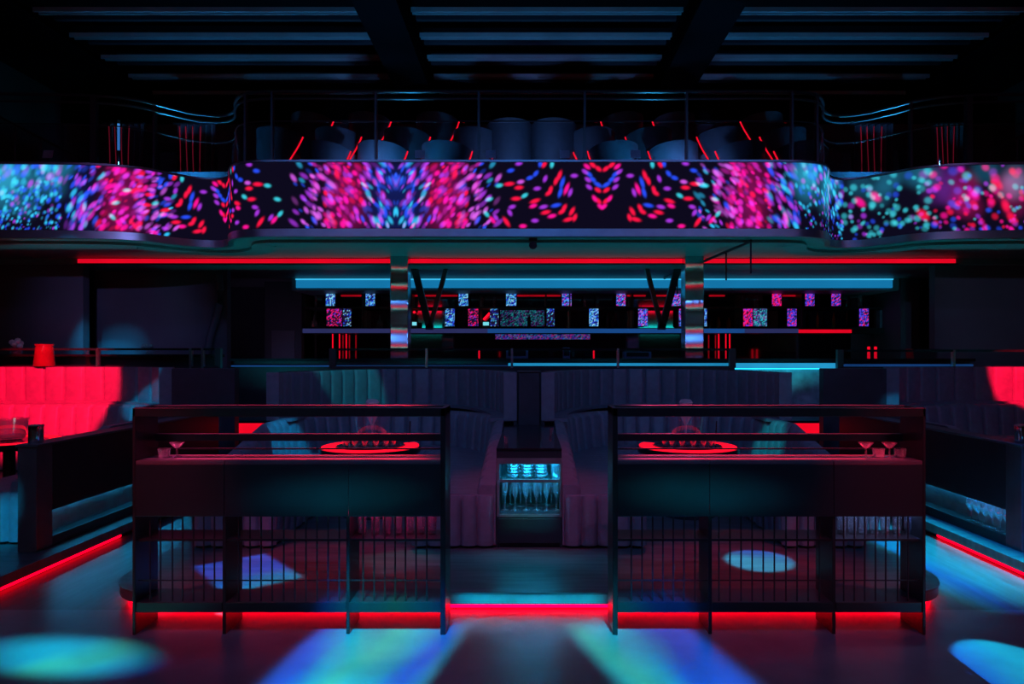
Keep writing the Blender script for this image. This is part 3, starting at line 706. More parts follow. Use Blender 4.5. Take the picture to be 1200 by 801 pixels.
# ------------------------------------------------------------------ front divider cabinets
Y0, Y1 = 3.65, 3.875
K = Y0 / F
def cabinet(sd):
    fx = lambda px: (px - VX) * K * (1 if sd < 0 else -1)         # written for the left one, mirrored for the other
    fz = lambda py: CAMZ - (py - VY) * K
    def bx(px0, px1, y0, y1, z0, z1, **k):
        a, b_ = fx(px0), fx(px1); return B(min(a, b_), max(a, b_), y0, y1, z0, z1, **k)
    r = thing('drinks_cabinet', (fx(338), Y0, 0), 'open black metal drinks cabinet with vertical rods, in front of the %s middle booth' % SIDE[sd], 'cabinet')
    zt = fz(478)
    bx(155, 158.5, Y0, Y1, 0.0, zt, bev=0.003).build('side_panel', 'black_metal', r)
    bx(516, 522, Y0, Y1, 0.0, zt, bev=0.003).build('side_panel', 'black_metal', r)
    for p in (259.5, 405):
        bx(p, p + 4, Y0 + 0.012, Y1, 0.0, fz(605), bev=0.002).build('partition', 'black_metal', r)
    bx(155, 522, Y0, Y0 + 0.05, fz(488), zt + 0.002, bev=0.003).build('top_rail', 'black_metal', r)
    bx(155, 522, Y1 - 0.05, Y1, fz(488), zt + 0.002, bev=0.003).build('top_rail', 'black_metal', r)
    for p in (155, 518): bx(p, p + 4, Y0 + .05, Y1 - .05, fz(486), zt + 0.001).build('top_rail', 'black_metal', r)
    bx(158.5, 516, Y1 - 0.03, Y1, 1.013, 1.052).build('rear_rail', 'black_metal', r)
    bx(158.5, 516, Y1 - 0.012, Y1 - 0.004, 0.962, 0.970).build('wire', 'black_metal', r)
    for a, b_ in ((158.5, 262.5), (263, 408), (408.5, 516)):
        bx(a, b_, Y0 + 0.004, Y1, 0.913, 0.931, bev=0.002).build('counter_top', 'counter_satin', r)
        bx(a, b_, Y0, Y0 + 0.018, fz(605), 0.913, bev=0.002).build('apron_panel', 'apron_lacquer', r)
    bx(158.5, 516, Y1 - 0.018, Y1, 0.80, 0.913).build('apron_back', 'black_metal', r)
    for a, b_ in ((158.5, 259.5), (263.5, 405), (409, 516)):
        bx(a, b_, Y0 + 0.02, Y1 - 0.01, 0.497, 0.508).build('shelf', 'black_metal', r)
        bx(a, b_, Y0 + 0.006, Y1, 0.118, 0.172, bev=0.003).build('bottom_deck', 'apron_lacquer', r)
    gl = (409, 516) if sd < 0 else (158.5, 259.5)
    bx(gl[0] + 1, gl[1] - 1, Y0 + 0.05, Y0 + 0.075, fz(605) + 0.004, fz(605) + 0.012).build('light_strip', 'magenta_led' if sd < 0 else 'white_cyan_led', r)
    for a, b_ in ((158.5, 259.5), (263.5, 405)) if sd < 0 else ((263.5, 405), (409, 516)):
        bx(a + 1, b_ - 1, Y1 - 0.012, Y1 - 0.004, fz(605) + 0.0, fz(605) + 0.012).build('light_strip', 'red_cove', r)
    bx(158.5, 516, Y0 + 0.03, Y0 + 0.036, 0.279, 0.285).build('cross_rod', 'black_metal', r)
    for px in (172.5, 184.6, 198.7, 210.8, 223.4, 235.7, 248.3, 277, 290.3, 303.4, 316.5, 330.2, 343.3, 356.4, 369.5, 382.6, 395.7, 424, 437, 449.6, 461.8, 474, 486.5, 499.2):
        x = fx(px); MB().tube([(x, Y0 + 0.03, 0.172), (x, Y0 + 0.03, fz(604))], 0.0045, 8).build('rod', 'steel_dark', r)
    return r, fx, fz
mat('steel_plate', (0.35, 0.37, 0.4), 0.35, 0.6, 0.1, 4)
mat('steel_dark', (0.05, 0.055, 0.065), 0.35, 0.5, 0.1, 5)
cabinet(-1); cabinet(1)
# tall glasses standing on the end shelves of the two cabinets
gm = MB().lathe([(0, 0), (.021, 0), (.0225, .004), (.0255, .118), (.0235, .118), (.0205, .03), (.012, .022), (0, .02)], n=20)
g0 = gm.build('highball_glass', 'frost_glass', loc=(0, 0, 0)); tag(g0, '', 'glass', 'tall glasses on the cabinet shelves'); first = True
for sd, pxs_ in ((-1, (424.5, 440, 453.4, 466.5, 480, 493.2, 506.5)), (1, (986, 998.7, 1011.4, 1024, 1037.2, 1051.2, 1065))):
    for i, px in enumerate(pxs_):
        y = Y0 + 0.125; loc = ((px - VX) * y / F, y, 0.508)
        lab = ('%s pink lit tall glass from the partition on the left cabinet shelf' if sd < 0 else '%s tall glass from the partition on the right cabinet shelf') % ORD[i]
        if first: g0.location = loc; g0['label'] = lab; first = False
        else: copy_thing(g0, loc, lab)

# ------------------------------------------------------------------ sofas
CX = 1.33
def horseshoe(hw, yend, yc, b):
    pts = [(hw, yend), (hw, yend + 0.4), (hw, (yend + yc) / 2 + .1), (hw, yc)]
    for k in range(1, 12): a = k / 12 * PI; pts.append((hw * math.cos(a), yc + b * math.sin(a)))
    pts += [(-hw, yc), (-hw, (yend + yc) / 2 + .1), (-hw, yend + 0.4), (-hw, yend)]
    return pts
def sofa_parts(r, path, sx, cx, seatw, ZS, ZT, arm0, arm1, thick, pitch=0.2):
    fr = frames(path)
    def P(p, n, d, z): return (sx * (cx + p.x + n.x * d), p.y + n.y * d, z)
    lp = []; 
    for p, n, s in fr:                                            # channelled backrest whose ends slope down to the seat
        t = max(0, min(1, (p.y - arm0) / (arm1 - arm0))); zt = ZS + 0.05 + (ZT - ZS - 0.05) * t
        g = groove(s, pitch); q = 0.03
        lean = 0.05 * t
        lp.append([P(p, n, g, ZS - .03), P(p, n, g + lean * .7, zt - q * 1.6), P(p, n, g * .6 + lean + q * .4, zt - q * .4), P(p, n, lean + q * 1.4, zt), P(p, n, thick, zt), P(p, n, thick, ZS - .03)])
    MB().sweep(lp).build('backrest', 'leather', r, smooth=50)
    lp = []
    for p, n, s in fr:
        g = groove(s, pitch, 0.03)
        lp.append([P(p, n, thick, 0.132), P(p, n, thick, ZS - .032), P(p, n, -.05, ZS), P(p, n, -seatw + .05, ZS), P(p, n, -seatw + g + .012, ZS - .02), P(p, n, -seatw + g, ZS - .06), P(p, n, -seatw + g + .03, 0.132)])
    MB().sweep(lp).build('seat', 'leather', r, smooth=50)
    lp = []
    for p, n, s in fr[2:-2]:
        lp.append([P(p, n, thick - .02, 0.112), P(p, n, thick - .02, 0.132), P(p, n, -seatw + .06, 0.132), P(p, n, -seatw + .06, 0.112)])
    MB().sweep(lp).build('plinth', 'black_metal', r)
    for e in (0, -1):                                             # channelled front face at each end of the seat
        p, n, s0 = fr[e]; p1 = fr[1 if e == 0 else -2][0]; f_ = (p - p1).normalized()
        if e == -1 and p.x < -7: continue
        lp = []; L_ = seatw + thick - .01; m = int(L_ / 0.0105)
        for k in range(m + 1):
            d = -seatw + .015 + (L_ - .02) * k / m; g = groove(L_ * k / m, L_ / 5, 0.026)
            Q = lambda o, z: (sx * (cx + p.x + n.x * d + f_.x * o), p.y + n.y * d + f_.y * o, z)
            lp.append([Q(0, .134), Q(.035 - g, .134), Q(.035 - g, ZS - .06), Q(.02 - g * .5, ZS - .012), Q(0, ZS - .006)])
        MB().sweep(lp).build('seat_front', 'leather', r, smooth=50)
def padded_wall(r, path, sx, cx, z0, z1, thick, pitch, material='leather'):
    fr = frames(path)
    def P(p, n, d, z): return (sx * (cx + p.x + n.x * d), p.y + n.y * d, z)
    lp = []
    for p, n, s in fr:
        g = groove(s, pitch)
        lp.append([P(p, n, g, z0), P(p, n, g, z1 - .03), P(p, n, g * .5 + .015, z1), P(p, n, thick - .03, z1), P(p, n, thick - .03, z0)])
    MB().sweep(lp).build('padding', material, r, smooth=50)
    lp = []
    for p, n, s in fr:
        lp.append([P(p, n, thick - .03, 0.112), P(p, n, thick - .03, z1 + .008), P(p, n, thick, z1 + .008), P(p, n, thick, 0.112)])
    MB().sweep(lp).build('back_panel', 'leather_dark', r)
    lp = []
    for p, n, s in fr:
        lp.append([P(p, n, -.13, z0 - .03), P(p, n, -.13, z0), P(p, n, thick - .03, z0), P(p, n, thick - .03, z0 - .03)])
    MB().sweep(lp).build('ledge', 'leather', r)
    for i, nm in ((0, 'end_cap'), (-1, 'end_cap')):
        p, n, s = fr[i]; t = Vector((-n.y, n.x, 0)) * (-0.012 if i == 0 else 0.012)
        MB().extrude([P(p, n, -.005, z0 - .02), P(p, n, -.005, z1 + .012), P(p, n, thick, z1 + .012), P(p, n, thick, z0 - .02)], (sx * t.x, t.y, 0)).build(nm, 'leather', r)
for sd in (-1, 1):
    # middle booth: cx measured on the left one, mirrored for the other
    sx = -sd                                                       # left booth is written at x = -CX with sx = 1
    path = catmull(horseshoe(0.95, 4.9, 6.5, 1.15), 0.0105)
    r = thing('booth_sofa', (sd * CX, 6.2, 0.112), 'grey channelled horseshoe booth sofa round the %s middle table' % SIDE[sd], 'sofa')
    sofa_parts(r, path, sx, -CX, 0.48, 0.50, 0.87, 4.85, 6.2, 0.14, 0.15)
    path = catmull([(1.09, 6.6)] + [(1.09 * math.cos(a), 6.6 + 2.0 * math.sin(a)) for a in [k / 12 * PI for k in range(1, 12)]] + [(-1.09, 6.6)], 0.0105)
    r = thing('padded_booth_screen', (sd * CX, 7.6, 0.112), 'tall curved padded screen behind the %s middle booth sofa' % SIDE[sd], 'padded screen')
    padded_wall(r, path, sx, -CX, 0.88, 1.315, 0.12, 0.20)
    # side booth
    path = catmull([(-3.83, 5.0), (-3.83, 6.0), (-3.9, 6.9), (-4.15, 7.6), (-4.55, 8.15), (-5.2, 8.5), (-6.2, 8.55), (-7.6, 8.55)], 0.0105)
    r = thing('side_booth_sofa', (sd * 5.3, 6.8, 0.112), 'channelled corner sofa of the %s side booth behind the low divider' % SIDE[sd], 'sofa')
    sofa_parts(r, path, sx, 0, 0.5, 0.50, 0.87, 4.95, 6.0, 0.16, 0.2)
    path = catmull([(-4.33, 8.0), (-4.5, 8.35), (-4.85, 8.65), (-5.4, 8.82), (-6.2, 8.86), (-7.6, 8.86)], 0.0105)
    r = thing('padded_booth_screen', (sd * 5.8, 8.7, 0.112), ('tall padded screen lit red, under the red bucket in the left side booth' if sd < 0 else 'tall padded screen half lit red in the right side booth'), 'padded screen')
    padded_wall(r, path, sx, 0, 0.90, 1.335, 0.14, 0.26)
    o = B(min(sd*4.19, sd*3.45), max(sd*4.19, sd*3.45), 8.0, 8.12, 0.112, 1.335, bev=0.005).build('screen_panel', 'leather_dark', loc=(sd * 3.8, 8.05, 0.112))
    tag(o, 'flat black screen panel at the inner end of the %s side booth' % SIDE[sd], 'panel')
# padded pillar between the two middle booths
r = thing('booth_post', (0, 6.75, 0.112), 'narrow dark post between the two middle booth walls', 'post')
B(-0.105, 0.105, 6.62, 6.9, 0.112, 1.325, bev=0.01).build('post_body', 'leather_dark', r)
B(-0.115, 0.115, 6.61, 6.91, 1.325, 1.335).build('cap', 'black_metal', r)

# ------------------------------------------------------------------ service cabinet with the lit glass niche
r = thing('service_cabinet', (0, 5.5, 0.112), 'dark service cabinet between the booths with a cyan lit niche of glasses', 'cabinet')
a, b_ = -0.235, 0.235; yf = 4.9; q = yf / F
zf = lambda py: CAMZ - (py - VY) * q
nx0, nx1, nz0, nz1 = -0.212, 0.222, zf(602), zf(540)
B(a, b_, yf, 6.55, 0.806, 0.826, bev=0.003).build('top', 'black_gloss', r)
m_ = MB(); m_.box(a, nx0, yf + .005, 6.5, .112, .806).box(nx1, b_, yf + .005, 6.5, .112, .806).box(nx0, nx1, yf + .005, 6.5, nz1, .806).box(nx0, nx1, 5.25, 6.5, .112, nz1).box(nx0, nx1, yf + .02, 5.25, .112, nz0)
m_.build('body', 'apron_lacquer', r)
dr = B(a + .012, b_ - .012, yf - .012, yf + .004, 0.15, nz0 - .03, bev=0.003).build('door', 'apron_lacquer', r)
m_ = MB(); m_.box(nx0 - .02, nx0, yf - .006, yf + .006, nz0 - .02, nz1 + .02).box(nx1, nx1 + .013, yf - .006, yf + .006, nz0 - .02, nz1 + .02).box(nx0, nx1, yf - .006, yf + .006, nz1, nz1 + .02).box(nx0, nx1, yf - .006, yf + .006, nz0 - .02, nz0)
m_.build('niche_frame', 'step_metal', r)
zsh = zf(562)
B(nx0, nx1, yf + .02, 5.25, zsh - .006, zsh, bev=0.001).build('shelf', 'clear_glass', r)
B(nx0, nx1, yf - .004, yf + .018, nz1 - .02, nz1).build('lip', 'step_metal', r)
B(nx0 + .01, nx1 - .01, yf + .03, yf + .06, nz1 - .012, nz1 - .002).build('light_strip', 'cyan_led', r)
B(nx0, nx1, yf + .012, yf + .02, zsh - .02, zsh).build('shelf_edge', 'step_metal', r)
B(nx0 + .01, nx1 - .01, yf + .024, yf + .034, zsh - .016, zsh - .007).build('light_strip', 'cyan_led', r)  # added strip, hidden by the shelf edge, that brightens the flutes
B(nx0, nx1, 5.235, 5.248, nz0, nz1).build('niche_back', 'apron_lacquer', r)
def dup_row(proto, locs, labels):
    for i, (l, t) in enumerate(zip(locs, labels)):
        if i == 0: proto.location = l; proto['label'] = t
        else: copy_thing(proto, l, t)
fl_ = MB().lathe([(0, 0), (.029, 0), (.03, .003), (.008, .010), (.005, .02), (.005, .085), (.012, .10), (.024, .135), (.026, .17), (.0235, .235), (.0215, .235), (.023, .17), (.02, .135), (0, .105)], n=18).build('champagne_flute', 'frost_glass', loc=(0, 0, 0))
tag(fl_, '', 'glass', 'flutes in the lit niche')
dup_row(fl_, [(x, yf + .12, nz0) for x in [(p - VX) * (yf + .12) / F for p in (591.5, 603.5, 616.5, 628.5, 640.5, 652)]], ['%s stemmed flute in the bottom row of the cyan lit niche' % ORD[i] for i in range(6)])
fl2 = copy_thing(fl_, (0, yf + .24, nz0), 'first flute in the rear row of the cyan lit niche')
dup_row(fl2, [(x, yf + .25, nz0) for x in [(p - VX) * (yf + .25) / F for p in (598, 610, 622, 634, 646)]], ['%s flute in the rear row of the cyan lit niche' % ORD[i] for i in range(5)])
bw = MB().lathe([(0, 0), (.025, 0), (.045, .012), (.052, .028), (.049, .028), (.042, .014), (0, .006)], n=20).build('glass_bowl', 'frost_glass', loc=(0, 0, 0))
tag(bw, '', 'bowl', 'stacked glass bowls in the lit niche')
locs, labs = [], []
for k, px in enumerate((602, 618, 634)):
    for j in range(4):
        locs.append(((px - VX) * (yf + .11) / F, yf + .11, zsh + j * .023)); labs.append('glass bowl, %s from the bottom of the %s stack in the lit niche' % (ORD[j], ORD[k]))
dup_row(bw, locs, labs)
o = MB().lathe([(0, 0), (.036, 0), (.038, .006), (.045, .11), (.042, .11), (.035, .02), (0, .014)], n=20).build('mixing_glass', 'frost_glass', loc=(0.18, yf + .11, zsh))
for v in o.data.vertices: v.co += Vector((0.18, yf + .11, zsh))
o.location = (0.2, yf + .11, zsh)
for v in o.data.vertices: v.co -= Vector((0.18, yf + .11, zsh))
for v in o.data.vertices: v.co += Vector((0.18, yf + .11, zsh))
tag(o, 'wide tumbler beside the bowl stacks on the upper niche shelf', 'glass')
for px, Y, l in ((593, 5.15, 'tiny shot glass near the front of the service cabinet top'), (646, 5.75, 'tiny shot glass farther back on the service cabinet top')):
    x = (px - VX) * Y / F
    o = MB().lathe([(0, 0), (.014, 0), (.019, .055), (.017, .055), (.012, .01), (0, .008)], (x, Y, .826), 14).build('shot_glass', 'clear_glass', loc=(x, Y, .826)); tag(o, l, 'glass')

# ------------------------------------------------------------------ booth tables
tum = MB().lathe([(0, 0), (.026, 0), (.028, .004), (.031, .085), (.029, .085), (.025, .015), (0, .01)], n=16).build('tumbler', 'clear_glass', loc=(0, 0, 0))
tag(tum, '', 'glass', 'tumblers on the booth tables'); used = False
for sd in (-1, 1):
    tx, ty, zt = sd * 1.38, 5.95, 0.70
    r = thing('booth_table', (tx, ty, 0.112), 'round black booth table with red glowing rim in the %s middle booth' % SIDE[sd], 'table')
    MB().lathe([(0, zt - .09), (.36, zt - .09), (.43, zt - .05), (.435, zt - .012), (.43, zt), (0, zt)], (tx, ty, 0), 56).build('table_top', 'black_gloss', r)
    lp = []
    for k in range(57):
        a = math.radians(-215 + 250 * k / 56) if sd > 0 else math.radians(-215 + 250 * k / 56)
        w0 = 0.30 if 6 < k < 50 else 0.31
        cs, sn = math.cos(a), math.sin(a)
        lp.append([(tx + cs*w0, ty + sn*w0, zt + .001), (tx + cs*w0, ty + sn*w0, zt + .006), (tx + cs*.415, ty + sn*.415, zt + .006), (tx + cs*.415, ty + sn*.415, zt + .001)])
    MB().sweep(lp).build('light_ring', 'red_led', r)
    MB().lathe([(0, zt), (.29, zt), (.29, zt + .012), (.27, zt + .012), (.265, zt + .006), (0, zt + .006)], (tx, ty, 0), 40).build('tray_inset', 'black_gloss', r)
    MB().lathe([(0, .112), (.24, .112), (.24, .13), (.06, .14), (.055, zt - .09), (0, zt - .09)], (tx, ty, 0), 24).build('pedestal', 'black_metal', r)
    ib = thing('ice_bucket', (tx, ty + 0.02, zt + .006), 'clear lidded ice bucket on the red rimmed table in the %s middle booth' % SIDE[sd], 'ice bucket')
    c = (tx, ty + 0.06, zt + .006)
    MB().lathe([(0, 0), (.125, 0), (.13, .006), (.160, .29), (.155, .29), (.124, .012), (0, .010)], c, 28).build('bucket', 'thin_glass', ib)
    MB().lathe([(.162, .29), (.162, .298), (.09, .315), (.02, .325), (0, .325), ], c, 28).build('lid', 'thin_glass', ib); lid_ = [c_ for c_ in ib.children if c_.name.startswith('lid')][0]
    MB().lathe([(0, .325), (.02, .325), (.05, .345), (.06, .372), (.045, .395), (0, .402)], c, 18).build('knob', 'milk_glass', lid_)
    MB().lathe([(0, .05), (.008, .05), (.01, .17), (.05, .25), (.055, .285), (.05, .285), (0, .19)], c, 18).build('inner_cone', 'milk_glass', ib)
    for i in range(7):
        a = math.radians(-160 + 140 * i / 6); loc = (tx + .215 * math.cos(a), ty + .2 * math.sin(a), zt + .006)
        lab = '%s small tumbler along the front of the tray on the %s booth table' % (ORD[i], SIDE[sd])
        if not used: tum.location = loc; tum['label'] = lab; used = True
        else: copy_thing(tum, loc, lab)
    o = MB().tube([(tx + .30, ty + .2, zt), (tx + .31, ty + .2, zt + .2)], 0.006).build('straw', 'black_metal', loc=(tx + .3, ty + .2, zt))
    tag(o, 'thin black stick standing on the %s booth table beside the ice bucket' % SIDE[sd], 'stick')
# little glasses standing on the outer end of each cabinet counter
def counter_glass(x, y, z, kind, label):
    pr = {'coupe': [(0, 0), (.026, 0), (.027, .003), (.005, .008), (.004, .05), (.02, .06), (.04, .082), (.038, .082), (.018, .064), (0, .058)], 'low': [(0, 0), (.028, 0), (.033, .05), (.031, .05), (.026, .008), (0, .006)]}[kind]
    o = MB().lathe(pr, (x, y, z), 18).build('coupe_glass' if kind == 'coupe' else 'low_glass', 'frost_glass', loc=(x, y, z)); tag(o, label, 'glass', 'glasses on the cabinet counters')
counter_glass(-1.95, 3.78, .931, 'coupe', 'single coupe glass at the outer end of the left cabinet counter')
counter_glass(-2.01, 3.76, .931, 'low', 'low glass beside the coupe on the left cabinet counter')
for i, (x, kd) in enumerate(((1.86, 'coupe'), (1.93, 'low'), (1.99, 'coupe'), (2.05, 'low'))):
    counter_glass(x, 3.77, .931, kd, '%s %s glass counted outward at the outer end of the right cabinet counter' % (ORD[i], 'coupe' if kd == 'coupe' else 'low'))

# ------------------------------------------------------------------ side dividers with lit niche
for sd in (-1, 1):
    def bx(x0, x1, *a, **k): return B(min(sd*x0, sd*x1), max(sd*x0, sd*x1), *a, **k)
    r = thing('booth_divider', (sd * 3.52, 5.8, 0.112), 'low black divider wall with a lit niche beside the %s side booth' % SIDE[sd], 'divider')
    bx(3.59, 3.455, 4.79, 4.95, .112, .85, bev=0.004).build('post', 'step_metal_dark' if 'step_metal_dark' in MAT else mat('step_metal_dark', (0.07, 0.075, 0.08), 0.4, 0.0, 0.2, 6), r)
    m_ = MB()
    for a in ((4.95, 7.6, .375, .85), (4.95, 7.6, .112, .185), (7.2, 7.6, .185, .375)): 
        m_.box(min(sd*3.59, sd*3.455), max(sd*3.59, sd*3.455), *a)
    m_.build('panel', 'black_metal', r)
    bx(3.60, 3.44, 4.78, 7.6, .85, .868, bev=0.003).build('cap_rail', 'step_metal_dark', r)
    bx(3.59, 3.565, 4.95, 7.2, .185, .375).build('niche_back', 'step_metal', r)
    bx(3.56, 3.55, 5.0, 7.1, .368, .374).build('light_strip', emit('niche_%d' % sd, srgb(20, 130, 180), 70.0), r)
wg = MB().lathe([(0, 0), (.03, 0), (.031, .003), (.006, .008), (.004, .014), (.004, .07), (.02, .09), (.036, .125), (.036, .155), (.033, .18), (.031, .18), (.034, .155), (.034, .125), (.018, .092), (0, .08)], n=18).build('wine_glass', 'frost_glass', loc=(0, 0, 0))
tag(wg, '', 'glass', 'wine glasses in the divider niche')
dup_row(wg, [(3.505, 4.995 + .083 * i, .185) for i in range(6)], ['%s wine glass from the front of the lit niche in the right divider' % ORD[i] for i in range(6)])
for sd in (-1, 1):
    z0 = .868
    r = thing('steel_tumbler', (sd * 3.525, 4.9, z0), 'shiny steel can standing on the front end of the %s divider' % SIDE[sd], 'can')
    MB().lathe([(0, 0), (.045, 0), (.047, .004), (.047, .12), (0, .12)], (sd*3.525, 4.88, z0), 28).build('can_body', 'chrome', r)
    MB().lathe([(0, .12), (.049, .12), (.049, .128), (.03, .131), (0, .131)], (sd*3.525, 4.88, z0), 28).build('lid', 'steel', r)
# table of the left side booth, cropped by the frame
r = thing('side_booth_table', (-4.9, 6.6, 0.112), 'red lit table at the left edge in the side booth', 'table')
MB().lathe([(0, .62), (.40, .62), (.43, .64), (.43, .68), (0, .68)], (-4.95, 6.5, 0), 40).build('table_top', 'black_gloss', r)
MB().lathe([(0, .112), (.22, .112), (.22, .13), (.05, .14), (.05, .62), (0, .62)], (-4.95, 6.5, 0), 24).build('pedestal', 'black_metal', r)
MB().lathe([(.32, .681), (.42, .681), (.42, .686), (.32, .686)], (-4.95, 6.5, 0), 40).build('light_ring', 'red_led', r)
r = thing('glass_jug', (-4.95, 6.5, .68), 'ribbed clear glass ice bowl on the left side booth table', 'bowl')
MB().lathe([(0, 0), (.10, 0), (.13, .03), (.155, .2), (.15, .2), (.125, .035), (0, .012)], (-4.95, 6.5, .68), 26).build('bowl_body', 'frost_glass', r)
MB().lathe([(.152, .2), (.16, .2), (.16, .21), (.152, .21)], (-4.95, 6.5, .68), 26).build('rim', 'frost_glass', r)
# things on the walls above the side booths
x = xw(52, 8.95)
r = thing('champagne_bucket', (x, 8.95, 1.343), 'red lit champagne bucket standing on the padded screen', 'bucket')
MB().lathe([(0, 0), (.12, 0), (.125, .01), (.10, .27), (.095, .27), (.115, .015), (0, .012)], (x, 8.95, 1.343), 28).build('bucket', 'bucket_red', r)
MB().lathe([(.094, .27), (.108, .27), (.108, .29), (.094, .29)], (x, 8.95, 1.343), 28).build('rim', 'bucket_red', r)
x = xw(19, 9.6)
r = thing('flower_vase', (x, 9.6, 1.45), 'pale cyan crystal ornament on a glass base behind the glass railing', 'ornament')
MB().lathe([(0, 0), (.07, 0), (.075, .03), (.08, .1), (.075, .1), (.07, .02), (0, .015)], (x, 9.6, 1.5), 18).build('base', 'frost_glass', r)
bmx = MB()
for k in range(7):
    a = k * 2.4; bmx.lathe([(0, -.04), (.035, -.02), (.042, 0), (.03, .03), (0, .042)], (x + .05 * math.cos(a), 9.6 + .05 * math.sin(a), 1.62 + .012 * k), 8)
bmx.build('crystals', 'paper', r)
o = B(-8, xw(258, 9.75), 9.5, 9.9, 1.46, 1.50).build('bar_ledge', 'black_gloss', loc=(-6, 9.7, 1.48)); tag(o, 'dark ledge behind the glass railing at the left', 'ledge')
struct('wall_low.003', B(-8, xw(258, 9.75), 9.6, 9.8, 0.6, 1.46), 'black_metal')
x = xw(173, 9.65)
r = thing('cake_stand', (x, 9.65, 1.5), 'small glass ornament on the ledge behind the left railing', 'ornament')
MB().lathe([(0, 0), (.05, 0), (.015, .02), (.012, .07), (.09, .10), (.09, .108), (0, .1)], (x, 9.65, 1.5), 20).build('stand', 'frost_glass', r)
for k in range(5):
    MB().lathe([(0, 0), (.015, .006), (.018, .02), (.01, .034), (0, .038)], (x + .055 * math.cos(k * 1.256), 9.65 + .055 * math.sin(k * 1.256), 1.608), 10).build('glass_ball', 'frost_glass', r)
# bar equipment on the counter
for px, w, h, l in ((606, .16, .14, 'dark till terminal on the bar near the middle'), (664, .05, .16, 'narrow dark dispenser on the bar right of the till'), (747, .2, .1, 'low dark box on the bar before the second column')):
    x = xw(px, 9.9); r = thing('bar_equipment', (x, 9.95, 1.44), l, 'bar equipment')
    B(x - w, x + w, 9.88, 10.05, 1.44, 1.44 + h, bev=0.008).build('case', mat('case_%d' % px, (0.05, 0.09, 0.16), 0.4), r)
    B(x - w * .8, x + w * .8, 9.872, 9.88, 1.45 + h * .2, 1.43 + h).build('front_plate', 'black_gloss', r)
for i, px in enumerate((559, 699)):
    x = xw(px, 9.5)
    o = MB().tube([(x, 9.9, 1.44), (x, 9.9, 1.57)], 0.012).build('red_stick', 'step_red', loc=(x, 9.9, 1.44)); tag(o, 'thin upright red light stick at the bar, %s' % ('left of the till' if i == 0 else 'right of the till'), 'neon light')
for i, px in enumerate((1004, 1018, 1026)):
    x = xw(px, 10.6)
    if i == 0: continue
    o = MB().tube([(x, 10.6, 0.6), (x, 10.6, 1.62)], 0.022).build('red_stick', 'step_red', loc=(x, 10.6, .6)); tag(o, '%s thick glowing red stick beside the right railing end post' % ORD[i - 1], 'neon light')  # upright sticks that glow red
x = xw(1085, 9.9)
o = MB().extrude([(x - .17, 9.9, 1.44), (x + .15, 9.9, 1.44), (x + .18, 9.9, 1.58), (x - .19, 9.9, 1.58)], (0, .2, 0)).build('glass_washer', 'apron_lacquer', loc=(x, 9.9, 1.44)); tag(o, 'teal lit box on the bar behind the right railing', 'box')

